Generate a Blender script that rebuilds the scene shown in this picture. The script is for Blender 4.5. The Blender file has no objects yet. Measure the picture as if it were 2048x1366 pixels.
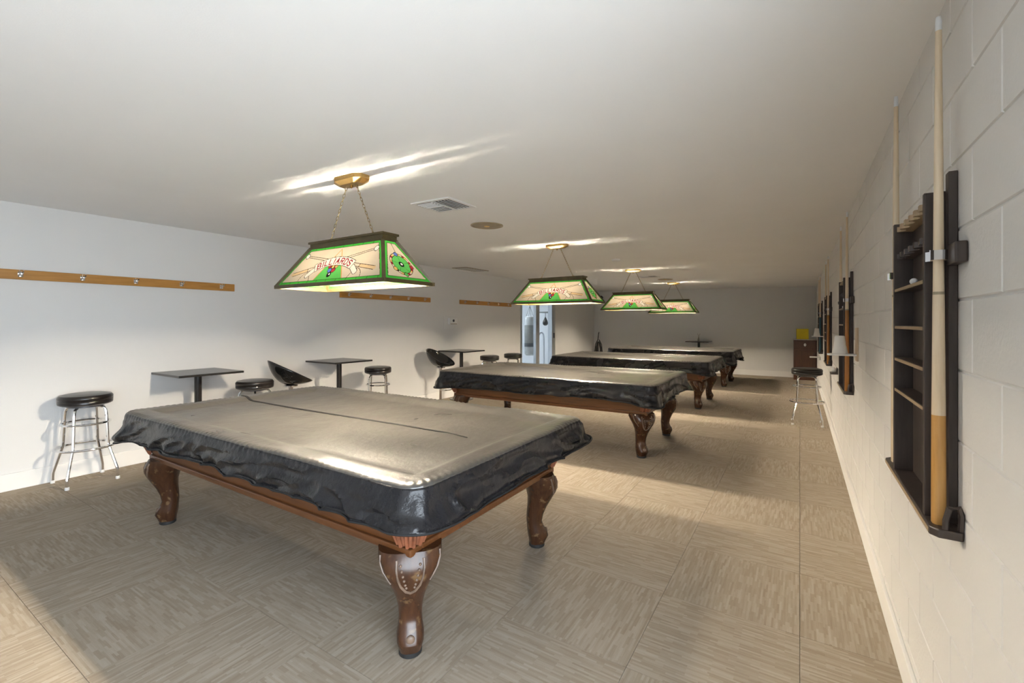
import bpy, bmesh, math, random
import numpy as np
from mathutils import Vector, Matrix, noise as mnoise

R = math.radians
random.seed(7)
col = bpy.context.scene.collection
scene = bpy.context.scene

# ------------------------------------------------------------------ camera, world, exposure
cam_d = bpy.data.cameras.new('camera')
cam = bpy.data.objects.new('camera', cam_d); col.objects.link(cam)
cam.location = (0, 0, 1.43)
cam.rotation_euler = (R(90), 0, 0.564)
cam_d.sensor_width = 36.0
cam_d.lens = 910 / 2048 * 36
cam_d.shift_y = -(683 - 646) / 2048
cam_d.clip_start = 0.05
scene.camera = cam

scene.view_settings.view_transform = 'Standard'
scene.view_settings.look = 'None'
scene.view_settings.gamma = 1.0
scene.view_settings.use_curve_mapping = False
scene.view_settings.exposure = 0.58

world = bpy.data.worlds.new('overcast_daylight'); scene.world = world
world.use_nodes = True
bgn = world.node_tree.nodes['Background']
bgn.inputs[0].default_value = (0.80, 0.90, 1.0, 1)
bgn.inputs[1].default_value = 8.5
BULB = 350.0         # watts of light from one lamp bulb

# room dimensions
XL, XR, YF, YB = -5.70, 0.361, 14.05, -3.2
def ceil_z(x): return 2.379 - 0.015 * x
DOOR_Y0, DOOR_Y1, DOOR_Z = 9.38, 11.24, 2.10       # glass door to the gym, left wall
OPEN_Y0, OPEN_Y1, OPEN_Z = -2.3, 0.95, 2.08        # doorway to the outside, right wall beside the camera

# daylight portal in the open doorway
pl = bpy.data.lights.new('doorway_daylight', 'AREA'); pl.shape = 'RECTANGLE'
pl.size = OPEN_Y1 - OPEN_Y0; pl.size_y = OPEN_Z; pl.cycles.is_portal = True
plo = bpy.data.objects.new('doorway_daylight', pl); col.objects.link(plo)
plo.location = (XR + 0.26, (OPEN_Y0 + OPEN_Y1) / 2, OPEN_Z / 2); plo.rotation_euler = (R(90), 0, R(90))

# ------------------------------------------------------------------ materials
MATS = {}
def base_mat(name):
    m = bpy.data.materials.new(name); m.use_nodes = True
    nt = m.node_tree; b = nt.nodes['Principled BSDF']
    MATS[name] = m
    return m, nt, b
def N(nt, typ, **kw):
    n = nt.nodes.new(typ)
    for k, v in kw.items():
        if k in n.inputs.keys(): n.inputs[k].default_value = v
        else: setattr(n, k, v)
    return n
def lk(nt, a, b): nt.links.new(a, b)
def ramp(nt, stops, interp='LINEAR'):
    n = nt.nodes.new('ShaderNodeValToRGB'); n.color_ramp.interpolation = interp
    e = n.color_ramp.elements
    while len(e) > 1: e.remove(e[0])
    e[0].position = stops[0][0]; e[0].color = (*stops[0][1], 1)
    for p, c in stops[1:]:
        x = e.new(p); x.color = (*c, 1)
    return n
def simple(name, color, rough=0.5, metal=0.0, var=0.12, scale=8.0, bump=0.0, bscale=60.0, **kw):
    m, nt, b = base_mat(name)
    tc = N(nt, 'ShaderNodeTexCoord')
    no = N(nt, 'ShaderNodeTexNoise', Scale=scale, Detail=4.0); lk(nt, tc.outputs['Object'], no.inputs['Vector'])
    lo = tuple(c * (1 - var) for c in color); hi = tuple(min(1, c * (1 + var)) for c in color)
    rp = ramp(nt, [(0.3, lo), (0.7, hi)]); lk(nt, no.outputs['Fac'], rp.inputs['Fac'])
    lk(nt, rp.outputs['Color'], b.inputs['Base Color'])
    b.inputs['Roughness'].default_value = rough; b.inputs['Metallic'].default_value = metal
    for k, v in kw.items(): b.inputs[k].default_value = v
    if bump:
        n2 = N(nt, 'ShaderNodeTexNoise', Scale=bscale, Detail=3.0); lk(nt, tc.outputs['Object'], n2.inputs['Vector'])
        bp = N(nt, 'ShaderNodeBump', Strength=bump, Distance=0.01); lk(nt, n2.outputs['Fac'], bp.inputs['Height'])
        lk(nt, bp.outputs['Normal'], b.inputs['Normal'])
    return m
def wood(name, c1, c2, rough=0.35, axis=0, scale=3.0, worn=None):
    m, nt, b = base_mat(name)
    tc = N(nt, 'ShaderNodeTexCoord'); mp = N(nt, 'ShaderNodeMapping')
    s = [14.0, 14.0, 14.0]; s[axis] = 1.2
    mp.inputs['Scale'].default_value = s
    lk(nt, tc.outputs['Object'], mp.inputs['Vector'])
    no = N(nt, 'ShaderNodeTexNoise', Scale=scale, Detail=6.0, Roughness=0.65); lk(nt, mp.outputs['Vector'], no.inputs['Vector'])
    rp = ramp(nt, [(0.3, c1), (0.7, c2)]); lk(nt, no.outputs['Fac'], rp.inputs['Fac'])
    out = rp.outputs['Color']
    if worn:
        n2 = N(nt, 'ShaderNodeTexNoise', Scale=22.0, Detail=5.0); lk(nt, tc.outputs['Object'], n2.inputs['Vector'])
        r2 = ramp(nt, [(0.60, (0, 0, 0)), (0.68, (1, 1, 1))]); lk(nt, n2.outputs['Fac'], r2.inputs['Fac'])
        mx = N(nt, 'ShaderNodeMix', data_type='RGBA'); lk(nt, r2.outputs['Color'], mx.inputs[0])
        lk(nt, out, mx.inputs[6]); mx.inputs[7].default_value = (*worn, 1); out = mx.outputs[2]
    lk(nt, out, b.inputs['Base Color'])
    b.inputs['Roughness'].default_value = rough
    bp = N(nt, 'ShaderNodeBump', Strength=0.08, Distance=0.005); lk(nt, no.outputs['Fac'], bp.inputs['Height'])
    lk(nt, bp.outputs['Normal'], b.inputs['Normal'])
    return m

simple('ceiling_paint', (0.87, 0.868, 0.865), 0.85, var=0.015, scale=1.5, bump=0.05, bscale=180)
simple('wall_paint', (0.72, 0.716, 0.706), 0.7, var=0.015, scale=1.2, bump=0.06, bscale=150)
simple('block_paint', (0.70, 0.688, 0.668), 0.55, var=0.02, scale=2.0, bump=0.12, bscale=90)
simple('joint_paint', (0.68, 0.67, 0.65), 0.7, var=0.02, scale=3.0)
simple('trim_paint', (0.82, 0.81, 0.79), 0.4, var=0.01)
simple('gym_paint', (0.82, 0.84, 0.86), 0.7, var=0.01)
simple('concrete', (0.74, 0.73, 0.71), 0.9, var=0.08, scale=3)
simple('subfloor', (0.25, 0.22, 0.18), 0.95, var=0.1)
# carpet: woven dashes that run along the tile's own x axis
m, nt, b = base_mat('carpet')
tc = N(nt, 'ShaderNodeTexCoord'); oi = N(nt, 'ShaderNodeObjectInfo')
mul = N(nt, 'ShaderNodeMath', operation='MULTIPLY'); mul.inputs[1].default_value = 37.0; lk(nt, oi.outputs['Random'], mul.inputs[0])
ad = N(nt, 'ShaderNodeVectorMath', operation='ADD'); lk(nt, tc.outputs['Object'], ad.inputs[0]); lk(nt, mul.outputs[0], ad.inputs[1])
br = N(nt, 'ShaderNodeTexBrick'); br.offset = 0.37; br.offset_frequency = 3; br.squash_frequency = 5; br.squash = 1.7
br.inputs['Scale'].default_value = 1.0; br.inputs['Mortar Size'].default_value = 0.0; br.inputs['Bias'].default_value = -0.1
br.inputs['Brick Width'].default_value = 0.085; br.inputs['Row Height'].default_value = 0.0095
br.inputs['Color1'].default_value = (0, 0, 0, 1); br.inputs['Color2'].default_value = (1, 1, 1, 1)
lk(nt, ad.outputs[0], br.inputs['Vector'])
mp = N(nt, 'ShaderNodeMapping'); mp.inputs['Scale'].default_value = (5, 70, 1); lk(nt, ad.outputs[0], mp.inputs['Vector'])
no = N(nt, 'ShaderNodeTexNoise', Scale=1.0, Detail=5.0, Roughness=0.7); lk(nt, mp.outputs['Vector'], no.inputs['Vector'])
mx = N(nt, 'ShaderNodeMix', data_type='FLOAT'); mx.inputs[0].default_value = 0.65
lk(nt, br.outputs['Color'], mx.inputs[2]); lk(nt, no.outputs['Fac'], mx.inputs[3])
rp = ramp(nt, [(0.2, (0.265, 0.215, 0.160)), (0.5, (0.335, 0.282, 0.222)), (0.8, (0.405, 0.355, 0.292))]); lk(nt, mx.outputs[0], rp.inputs['Fac'])
lk(nt, rp.outputs['Color'], b.inputs['Base Color']); b.inputs['Roughness'].default_value = 0.95
b.inputs['Specular IOR Level'].default_value = 0.15
n2 = N(nt, 'ShaderNodeTexNoise', Scale=450.0, Detail=2.0); lk(nt, tc.outputs['Object'], n2.inputs['Vector'])
bp = N(nt, 'ShaderNodeBump', Strength=0.35, Distance=0.004); lk(nt, n2.outputs['Fac'], bp.inputs['Height']); lk(nt, bp.outputs['Normal'], b.inputs['Normal'])
# black coated-fabric table cover: dark skirt, light on top painted in as paler colour
for nm_, ca, cb_, sp, ro, bs in (('cover_vinyl_lit', (0.050, 0.046, 0.041), (0.072, 0.066, 0.058), 0.9, 0.27, 0.22), ('skirt_vinyl', (0.010, 0.010, 0.011), (0.016, 0.0155, 0.018), 0.42, 0.21, 0.4)):
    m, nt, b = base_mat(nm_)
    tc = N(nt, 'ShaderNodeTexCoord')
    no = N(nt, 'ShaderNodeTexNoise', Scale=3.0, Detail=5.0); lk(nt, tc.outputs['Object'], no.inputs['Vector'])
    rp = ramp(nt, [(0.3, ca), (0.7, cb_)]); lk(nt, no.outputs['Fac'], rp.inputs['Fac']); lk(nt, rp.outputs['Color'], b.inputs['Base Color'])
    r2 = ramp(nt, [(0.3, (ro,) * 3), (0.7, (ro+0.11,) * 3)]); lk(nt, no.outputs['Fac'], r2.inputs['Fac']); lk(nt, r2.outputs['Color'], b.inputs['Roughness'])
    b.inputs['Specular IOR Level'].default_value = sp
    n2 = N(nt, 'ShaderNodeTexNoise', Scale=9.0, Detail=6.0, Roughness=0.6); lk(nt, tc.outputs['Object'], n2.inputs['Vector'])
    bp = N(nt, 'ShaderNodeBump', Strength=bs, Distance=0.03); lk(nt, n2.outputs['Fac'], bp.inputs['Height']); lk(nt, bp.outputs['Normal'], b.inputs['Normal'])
simple('binding', (0.008, 0.008, 0.009), 0.7)
wood('table_wood', (0.080, 0.028, 0.009), (0.145, 0.054, 0.017), 0.28, axis=0)
wood('leg_wood', (0.034, 0.014, 0.007), (0.070, 0.028, 0.012), 0.25, axis=2, worn=(0.13, 0.075, 0.035))
simple('carving_wear', (0.15, 0.10, 0.07), 0.4, var=0.35, scale=30)
simple('leather', (0.20, 0.068, 0.032), 0.5, var=0.3, scale=25, bump=0.2)
simple('rubber', (0.015, 0.015, 0.015), 0.6)
wood('rail_oak', (0.36, 0.165, 0.035), (0.50, 0.25, 0.062), 0.35, axis=1)
simple('chrome', (0.85, 0.85, 0.86), 0.09, 1.0, var=0.03)
simple('aluminium', (0.62, 0.65, 0.68), 0.35, 1.0, var=0.03)
simple('seat_vinyl', (0.014, 0.011, 0.010), 0.28, var=0.2)
simple('shell_plastic', (0.008, 0.008, 0.008), 0.10, var=0.1)
simple('table_black', (0.02, 0.018, 0.017), 0.22, var=0.15)
simple('white_plastic', (0.80, 0.80, 0.79), 0.4, var=0.02)
simple('vent_white', (0.78, 0.78, 0.77), 0.5, var=0.02)
simple('vent_dark', (0.055, 0.042, 0.032), 0.7, var=0.2)
simple('bronze_grille', (0.30, 0.25, 0.17), 0.45, 0.3, var=0.15)
simple('brass', (0.62, 0.42, 0.16), 0.3, 0.9, var=0.1, scale=20)
simple('chain_brass', (0.34, 0.26, 0.14), 0.35, 0.9, var=0.15)
simple('lamp_frame', (0.075, 0.055, 0.022), 0.4, 0.3, var=0.2, scale=15)
wood('rack_wood', (0.030, 0.021, 0.018), (0.058, 0.043, 0.037), 0.45, axis=2)
wood('rack_edge', (0.26, 0.18, 0.10), (0.42, 0.31, 0.19), 0.5, axis=1)
wood('maple', (0.62, 0.49, 0.33), (0.74, 0.62, 0.46), 0.3, axis=2)
wood('honey_butt', (0.42, 0.21, 0.055), (0.58, 0.33, 0.11), 0.25, axis=2)
wood('pale_butt', (0.58, 0.45, 0.30), (0.72, 0.60, 0.44), 0.25, axis=2)
wood('orange_butt', (0.30, 0.12, 0.03), (0.42, 0.19, 0.05), 0.25, axis=2)
simple('blue_butt', (0.03, 0.10, 0.14), 0.3)
simple('green_butt', (0.06, 0.20, 0.07), 0.3)
simple('ferrule', (0.75, 0.78, 0.82), 0.3)
simple('blue_chalk', (0.12, 0.30, 0.62), 0.85)
simple('hand_chalk', (0.84, 0.83, 0.81), 0.8, var=0.02)
wood('tan_board', (0.46, 0.35, 0.24), (0.58, 0.46, 0.33), 0.6, axis=2)
wood('cabinet_wood', (0.055, 0.022, 0.012), (0.095, 0.040, 0.020), 0.35, axis=2)
simple('cabinet_top', (0.55, 0.52, 0.47), 0.4)
simple('yellow_card', (0.80, 0.66, 0.02), 0.5, var=0.05)
simple('bag_grey', (0.22, 0.23, 0.22), 0.6, var=0.2)
simple('bag_dark', (0.07, 0.085, 0.10), 0.6)
simple('bag_light', (0.48, 0.50, 0.50), 0.6)
simple('steel_dark', (0.10, 0.10, 0.11), 0.4, 0.6)
simple('vacuum_black', (0.015, 0.014, 0.014), 0.35)
simple('twig', (0.22, 0.17, 0.11), 0.8)
simple('vase_grey', (0.25, 0.24, 0.23), 0.4)
# stained glass: thin coloured sheets that pass and scatter the bulbs' light
GK = 0.0125      # share of the bulbs' light that a sheet lets through
def glass_sheet(name, color):
    m = bpy.data.materials.new(name); m.use_nodes = True; nt = m.node_tree; MATS[name] = m
    nt.nodes.clear()
    o = N(nt, 'ShaderNodeOutputMaterial')
    tc = N(nt, 'ShaderNodeTexCoord')
    no = N(nt, 'ShaderNodeTexNoise', Scale=7.0, Detail=3.0); lk(nt, tc.outputs['Object'], no.inputs['Vector'])
    rp = ramp(nt, [(0.3, tuple(c * 0.88 for c in color)), (0.7, color)]); lk(nt, no.outputs['Fac'], rp.inputs['Fac'])
    tr = N(nt, 'ShaderNodeBsdfTranslucent'); df = N(nt, 'ShaderNodeBsdfDiffuse')
    dk = N(nt, 'ShaderNodeMix', data_type='RGBA', blend_type='MULTIPLY'); dk.inputs[0].default_value = 1.0; dk.inputs[7].default_value = (GK, GK, GK, 1)
    lk(nt, rp.outputs['Color'], dk.inputs[6]); lk(nt, dk.outputs[2], tr.inputs['Color'])
    dd = N(nt, 'ShaderNodeMix', data_type='RGBA', blend_type='MULTIPLY'); dd.inputs[0].default_value = 1.0; dd.inputs[7].default_value = (0.42, 0.42, 0.42, 1)
    lk(nt, rp.outputs['Color'], dd.inputs[6]); lk(nt, dd.outputs[2], df.inputs['Color'])
    c = N(nt, 'ShaderNodeAddShader'); lk(nt, df.outputs[0], c.inputs[0]); lk(nt, tr.outputs[0], c.inputs[1])
    lk(nt, c.outputs[0], o.inputs['Surface'])
    return m
for nm, c in dict(field=(0.86, 0.72, 0.54), border=(0.10, 0.62, 0.08), banner=(1.0, 0.93, 0.80), letter=(0.42, 0.03, 0.05), lead=(0.06, 0.035, 0.02),
                  felt=(0.16, 0.66, 0.14), orange=(0.85, 0.45, 0.16), blue=(0.15, 0.25, 0.75), red=(0.60, 0.05, 0.07), yellow=(0.95, 0.62, 0.18),
                  white=(1.0, 0.98, 0.92), black=(0.02, 0.02, 0.02), tan=(0.95, 0.66, 0.36)).items():
    glass_sheet('glass_' + nm, c)
def emit(name, color, strength):
    m = bpy.data.materials.new(name); m.use_nodes = True; nt = m.node_tree; MATS[name] = m
    nt.nodes.clear(); o = N(nt, 'ShaderNodeOutputMaterial'); e = N(nt, 'ShaderNodeEmission'); e.inputs[0].default_value = (*color, 1); e.inputs[1].default_value = strength
    lk(nt, e.outputs[0], o.inputs['Surface']); return m
emit('bulb_glow', (1.0, 0.80, 0.52), 6.0); MATS['bulb_glow'].cycles.emission_sampling = 'NONE'
emit('added_gym_glow', (0.86, 0.93, 1.0), 13.0)
# clear pane
m = bpy.data.materials.new('pane_glass'); m.use_nodes = True; nt = m.node_tree; MATS['pane_glass'] = m; nt.nodes.clear()
o = N(nt, 'ShaderNodeOutputMaterial'); t_ = N(nt, 'ShaderNodeBsdfTransparent'); t_.inputs[0].default_value = (0.95, 0.97, 0.98, 1)
g_ = N(nt, 'ShaderNodeBsdfGlossy', Roughness=0.02); ms = N(nt, 'ShaderNodeMixShader', Fac=0.06)
lk(nt, t_.outputs[0], ms.inputs[1]); lk(nt, g_.outputs[0], ms.inputs[2]); lk(nt, ms.outputs[0], o.inputs['Surface'])

# ------------------------------------------------------------------ mesh builder
class MB:
    def __init__(s): s.v = []; s.f = []
    def add(s, vs, fs, M=None):
        k = len(s.v)
        s.v += [tuple(M @ Vector(p)) if M else tuple(p) for p in vs]
        s.f += [tuple(i + k for i in f) for f in fs]
        return s
    def box(s, lo, hi, M=None):
        x0, y0, z0 = lo; x1, y1, z1 = hi
        return s.add([(x0,y0,z0),(x1,y0,z0),(x1,y1,z0),(x0,y1,z0),(x0,y0,z1),(x1,y0,z1),(x1,y1,z1),(x0,y1,z1)],
                     [(3,2,1,0),(4,5,6,7),(0,1,5,4),(1,2,6,5),(2,3,7,6),(3,0,4,7)], M)
    def frustum(s, lo, hi, inset, axis=2, M=None):
        """box whose top (max side of z) is inset: chamfered slab"""
        x0, y0, z0 = lo; x1, y1, z1 = hi; i = inset
        return s.add([(x0,y0,z0),(x1,y0,z0),(x1,y1,z0),(x0,y1,z0),(x0+i,y0+i,z1),(x1-i,y0+i,z1),(x1-i,y1-i,z1),(x0+i,y1-i,z1)],
                     [(3,2,1,0),(4,5,6,7),(0,1,5,4),(1,2,6,5),(2,3,7,6),(3,0,4,7)], M)
    def lathe(s, prof, n=20, M=None, cap=True):
        vs = []; fs = []
        for r, z in prof:
            for i in range(n):
                a = 2 * math.pi * i / n; vs.append((r * math.cos(a), r * math.sin(a), z))
        for j in range(len(prof) - 1):
            for i in range(n):
                fs.append((j*n+i, j*n+(i+1) % n, (j+1)*n+(i+1) % n, (j+1)*n+i))
        if cap:
            fs.append(tuple(range(n))[::-1]); fs.append(tuple((len(prof)-1)*n+i for i in range(n)))
        return s.add(vs, fs, M)
    def tube(s, path, r, n=8, closed=False, M=None, radii=None):
        P = [Vector(p) for p in path]; m = len(P); vs = []; fs = []
        up = Vector((0, 0, 1)); prev = None
        for j in range(m):
            a = P[(j-1) % m] if (closed or j > 0) else P[j]; c = P[(j+1) % m] if (closed or j < m-1) else P[j]
            t = (c - a).normalized()
            if prev is None:
                u = t.cross(up)
                if u.length < 1e-3: u = t.cross(Vector((1, 0, 0)))
                u.normalize()
            else:
                u = prev - t * prev.dot(t)
                if u.length < 1e-6: u = t.cross(up)
                u.normalize()
            prev = u; w = t.cross(u); rr = radii[j] if radii else r
            for i in range(n):
                q = 2 * math.pi * i / n; vs.append(tuple(P[j] + (u * math.cos(q) + w * math.sin(q)) * rr))
        mm = m if closed else m - 1
        for j in range(mm):
            for i in range(n):
                a, b2 = j*n, ((j+1) % m)*n
                fs.append((a+i, b2+i, b2+(i+1) % n, a+(i+1) % n))
        if not closed:
            fs.append(tuple(range(n))); fs.append(tuple((m-1)*n+i for i in range(n))[::-1])
        return s.add(vs, fs, M)
    def ring(s, R_, r, z=0, n=28, k=8, M=None):
        return s.tube([(R_*math.cos(2*math.pi*i/n), R_*math.sin(2*math.pi*i/n), z) for i in range(n)], r, k, True, M)
    def prism(s, poly, z0, z1, M=None):
        n = len(poly)
        return s.add([(x, y, z0) for x, y in poly] + [(x, y, z1) for x, y in poly],
                     [tuple(range(n))[::-1], tuple(range(n, 2*n))] + [(i, (i+1) % n, n+(i+1) % n, n+i) for i in range(n)], M)
    def sphere(s, c, r, n=14, m=9, sc=(1, 1, 1)):
        prof = [(max(1e-4, r*math.sin(math.pi*j/m)), -r*math.cos(math.pi*j/m)) for j in range(m+1)]
        return s.lathe(prof, n, Matrix.Translation(c) @ Matrix.Diagonal((*sc, 1)), cap=False)
    def mesh(s, name, mat, smooth=False, bevel=0.0, seg=2):
        me = bpy.data.meshes.new(name); me.from_pydata(s.v, [], s.f)
        bm = bmesh.new(); bm.from_mesh(me); bmesh.ops.recalc_face_normals(bm, faces=bm.faces)
        if bevel:
            es = [e for e in bm.edges if len(e.link_faces) == 2 and e.calc_face_angle(0) > 0.6]
            bmesh.ops.bevel(bm, geom=es, offset=bevel, segments=seg, affect='EDGES', profile=0.5)
        bm.to_mesh(me); bm.free()
        me.materials.append(MATS[mat])
        if smooth:
            me.polygons.foreach_set('use_smooth', [True] * len(me.polygons))
            try: me.set_sharp_from_angle(angle=R(40))
            except Exception: pass
        return me
    def build(s, name, mat, parent=None, smooth=False, bevel=0.0, loc=None, rz=0.0, seg=2):
        o = bpy.data.objects.new(name, s.mesh(name, mat, smooth, bevel, seg)); col.objects.link(o)
        if parent: o.parent = parent
        if loc is not None: o.location = loc
        if rz: o.rotation_euler.z = rz
        return o
def place(me, name, parent=None, loc=(0, 0, 0), rot=(0, 0, 0)):
    o = bpy.data.objects.new(name, me); col.objects.link(o)
    if parent: o.parent = parent
    o.location = loc; o.rotation_euler = rot
    return o
def tag(o, label=None, cat=None, group=None, kind=None):
    if label: o['label'] = label
    if cat: o['category'] = cat
    if group: o['group'] = group
    if kind: o['kind'] = kind
    return o
def thing(name, label, cat, loc=(0, 0, 0), rz=0.0, group=None):
    o = bpy.data.objects.new(name, None); col.objects.link(o); o.empty_display_size = 0.1
    o.location = loc; o.rotation_euler.z = rz
    return tag(o, label, cat, group)
def copy_tree(o, label=None, loc=None, rz=None, parent=None):
    c = o.copy(); col.objects.link(c)
    if parent: c.parent = parent
    if label: c['label'] = label
    if loc is not None: c.location = loc
    if rz is not None: c.rotation_euler.z = rz
    for ch in list(o.children): copy_tree(ch, parent=c)
    return c
T = Matrix.Translation
def RX(a): return Matrix.Rotation(a, 4, 'X')
def RY(a): return Matrix.Rotation(a, 4, 'Y')
def RZ(a): return Matrix.Rotation(a, 4, 'Z')

# ------------------------------------------------------------------ the room
def struct(mb, name, mat, **kw):
    return tag(mb.build(name, mat, **kw), kind='structure')
floor = struct(MB().box((XL-0.15, YB-0.15, -0.12), (XR+0.25, YF+0.15, -0.006)), 'floor', 'subfloor')
# carpet tiles, quarter-turned
TS = 0.61
tile_me = MB().frustum((-TS/2+0.0006, -TS/2+0.0006, -0.006), (TS/2-0.0006, TS/2-0.0006, 0.0), 0.0003).mesh('carpet_tile', 'carpet')
ix = 0; x = 0.0 + TS/2
cols_ = [(-0.0 - TS/2 - TS*k) for k in range(10)] + [TS/2]
for i, cx in enumerate(cols_):
    for j in range(29):
        cy = -3.03 + TS * j + TS/2
        if cy < -0.2: continue
        x0, x1 = max(cx-TS/2, XL), min(cx+TS/2, XR); y1 = min(cy+TS/2, YF)
        if x1 - x0 < 0.02 or y1 - (cy-TS/2) < 0.02: continue
        rot = R(90) * ((i + j) % 2) + R(180) * random.randint(0, 1)
        if x1 - x0 > TS - 0.01 and y1 - (cy - TS/2) > TS - 0.01:
            place(tile_me, 'carpet_tile', floor, (cx, cy, 0), (0, 0, rot))
        else:                                   # cut tile at a wall
            w, d = (x1-x0)/2, (y1-(cy-TS/2))/2
            c = ((x0+x1)/2, cy-TS/2+d)
            if (i + j) % 2: w, d = d, w
            MB().frustum((-w, -d, -0.006), (w, d, 0), 0.0012).build('carpet_tile', 'carpet', floor, loc=(*c, 0), rz=R(90)*((i+j) % 2))
MB().box((XL, YB, -0.006), (XR, -0.0, 0.0)).build('carpet_behind_camera', 'carpet', floor)['kind'] = 'stuff'

c0, c1 = ceil_z(XL-0.15), ceil_z(XR+0.25)
MBc = MB().add([(XL-0.15, YB-0.15, c0), (XR+0.25, YB-0.15, c1), (XR+0.25, YF+0.15, c1), (XL-0.15, YF+0.15, c0),
                (XL-0.15, YB-0.15, c0+0.2), (XR+0.25, YB-0.15, c1+0.2), (XR+0.25, YF+0.15, c1+0.2), (XL-0.15, YF+0.15, c0+0.2)],
               [(0,1,2,3),(7,6,5,4),(0,4,5,1),(1,5,6,2),(2,6,7,3),(3,7,4,0)])
struct(MBc, 'ceiling', 'ceiling_paint')
HT = 2.62
wl = MB().box((XL-0.14, YB-0.15, -0.12), (XL, DOOR_Y0, HT)).box((XL-0.14, DOOR_Y1, -0.12), (XL, YF+0.15, HT)).box((XL-0.14, DOOR_Y0, DOOR_Z), (XL, DOOR_Y1, HT))
struct(wl, 'wall_left', 'wall_paint')
struct(MB().box((XL, YF, -0.12), (XR+0.2, YF+0.14, HT)), 'wall_far', 'wall_paint')
struct(MB().box((XL, YB-0.14, -0.12), (XR+0.2, YB, HT)), 'wall_back', 'wall_paint')
GR = 0.004    # depth of the block joints
wr = struct(MB().box((XR+GR, OPEN_Y1, -0.12), (XR+0.2, YF+0.14, HT)).box((XR+GR, YB-0.15, -0.12), (XR+0.2, OPEN_Y0, HT)).box((XR+GR, OPEN_Y0, OPEN_Z), (XR+0.2, OPEN_Y1, HT)),
            'wall_right', 'joint_paint')
# painted concrete blocks, running bond; the courses are set by the joints in the photograph
BL, BH, JT = 0.392, 0.190, 0.0045
def block_mesh(L, Hh):
    w, h_ = L/2 - JT/2, Hh/2 - JT/2; i = 0.003; d = GR
    return MB().add([(d,-w,-h_),(d,w,-h_),(d,w,h_),(d,-w,h_),(0,-w+i,-h_+i),(0,w-i,-h_+i),(0,w-i,h_-i),(0,-w+i,h_-i)],
                    [(4,7,6,5),(0,4,5,1),(1,5,6,2),(2,6,7,3),(3,7,4,0)])
blk = block_mesh(BL, BH).mesh('block', 'block_paint')
courses = [(-0.028 + BH * k) for k in range(14)]
rest = MB(); nblk = 0
for k, z0 in enumerate(courses):
    top = min(z0 + BH, ceil_z(XR) + 0.01)
    if top - z0 < 0.03: continue
    y = 1.365 + (BL/2 if k % 2 else 0) - 6*BL
    while y < YF:
        ya, yb = max(y, OPEN_Y1), min(y + BL, YF)
        if yb - ya > 0.03:
            full = abs(yb-ya-BL) < 1e-6 and abs(top-z0-BH) < 1e-6
            if (ya < 9.0 and z0 > -0.1):
                me = blk if full else block_mesh(yb-ya, top-z0).mesh('block', 'block_paint')
                place(me, 'block', wr, (XR, (ya+yb)/2, (z0+top)/2)); nblk += 1
            else:
                b_ = block_mesh(yb-ya, top-z0); rest.add(b_.v, b_.f, T((XR, (ya+yb)/2, (z0+top)/2)))
        y += BL
o = rest.build('distant_blocks', 'block_paint', wr); o['kind'] = 'stuff'
print('blocks', nblk)
struct(MB().box((XL, YB, 0), (XL+0.014, DOOR_Y0-0.05, 0.146)).box((XL, DOOR_Y1+0.05, 0), (XL+0.014, YF, 0.146)), 'baseboard_left', 'trim_paint', bevel=0.003)
struct(MB().box((XL+0.014, YF-0.014, 0), (-0.16, YF, 0.146)), 'baseboard_far', 'trim_paint', bevel=0.003)
struct(MB().box((XR-0.016, OPEN_Y1, 0), (XR, 13.45, 0.125)), 'baseboard_right', 'trim_paint', bevel=0.003)
# frame of the open doorway beside the camera, and the slab outside it
fr_ = MB().box((XR-0.01, OPEN_Y1-0.05, 0), (XR+0.2, OPEN_Y1, OPEN_Z)).box((XR-0.01, OPEN_Y0, 0), (XR+0.2, OPEN_Y0+0.05, OPEN_Z)).box((XR-0.01, OPEN_Y0+0.05, OPEN_Z-0.05), (XR+0.2, OPEN_Y1-0.05, OPEN_Z))
struct(fr_, 'trim_1', 'trim_paint')
struct(MB().box((XR+0.25, -9, -0.3), (14, 12, -0.1)), 'ground_outside', 'concrete')

# gym behind the glass door
GX0, GY0, GY1 = -9.4, 8.6, 12.75
struct(MB().box((GX0, GY0, -0.12), (XL-0.14, GY1, -0.004)), 'floor_gym', 'gym_paint')
struct(MB().box((GX0, GY0, 2.5), (XL-0.14, GY1, 2.6)), 'ceiling_gym', 'gym_paint')
struct(MB().box((GX0, GY1, -0.12), (XL-0.14, GY1+0.1, 2.6)), 'wall_gym_far', 'gym_paint')
struct(MB().box((GX0-0.1, GY0, -0.12), (GX0, GY1, 2.6)), 'wall_gym_side', 'gym_paint')
struct(MB().box((GX0, GY0-0.1, -0.12), (XL-0.14, GY0, 2.6)), 'wall_gym_near', 'gym_paint')
gl_ = thing('added_gym_light', 'unseen ceiling light added to brighten the gym behind the glass door', 'light', (-7.3, 10.8, 2.5))  # unseen fitting, added to light the room seen through the door
MB().box((-0.65, -0.35, -0.05), (0.65, 0.35, 0.0)).build('housing', 'white_plastic', gl_)
MB().box((-0.62, -0.32, -0.058), (0.62, 0.32, -0.0505)).build('diffuser', 'added_gym_glow', gl_)
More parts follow.
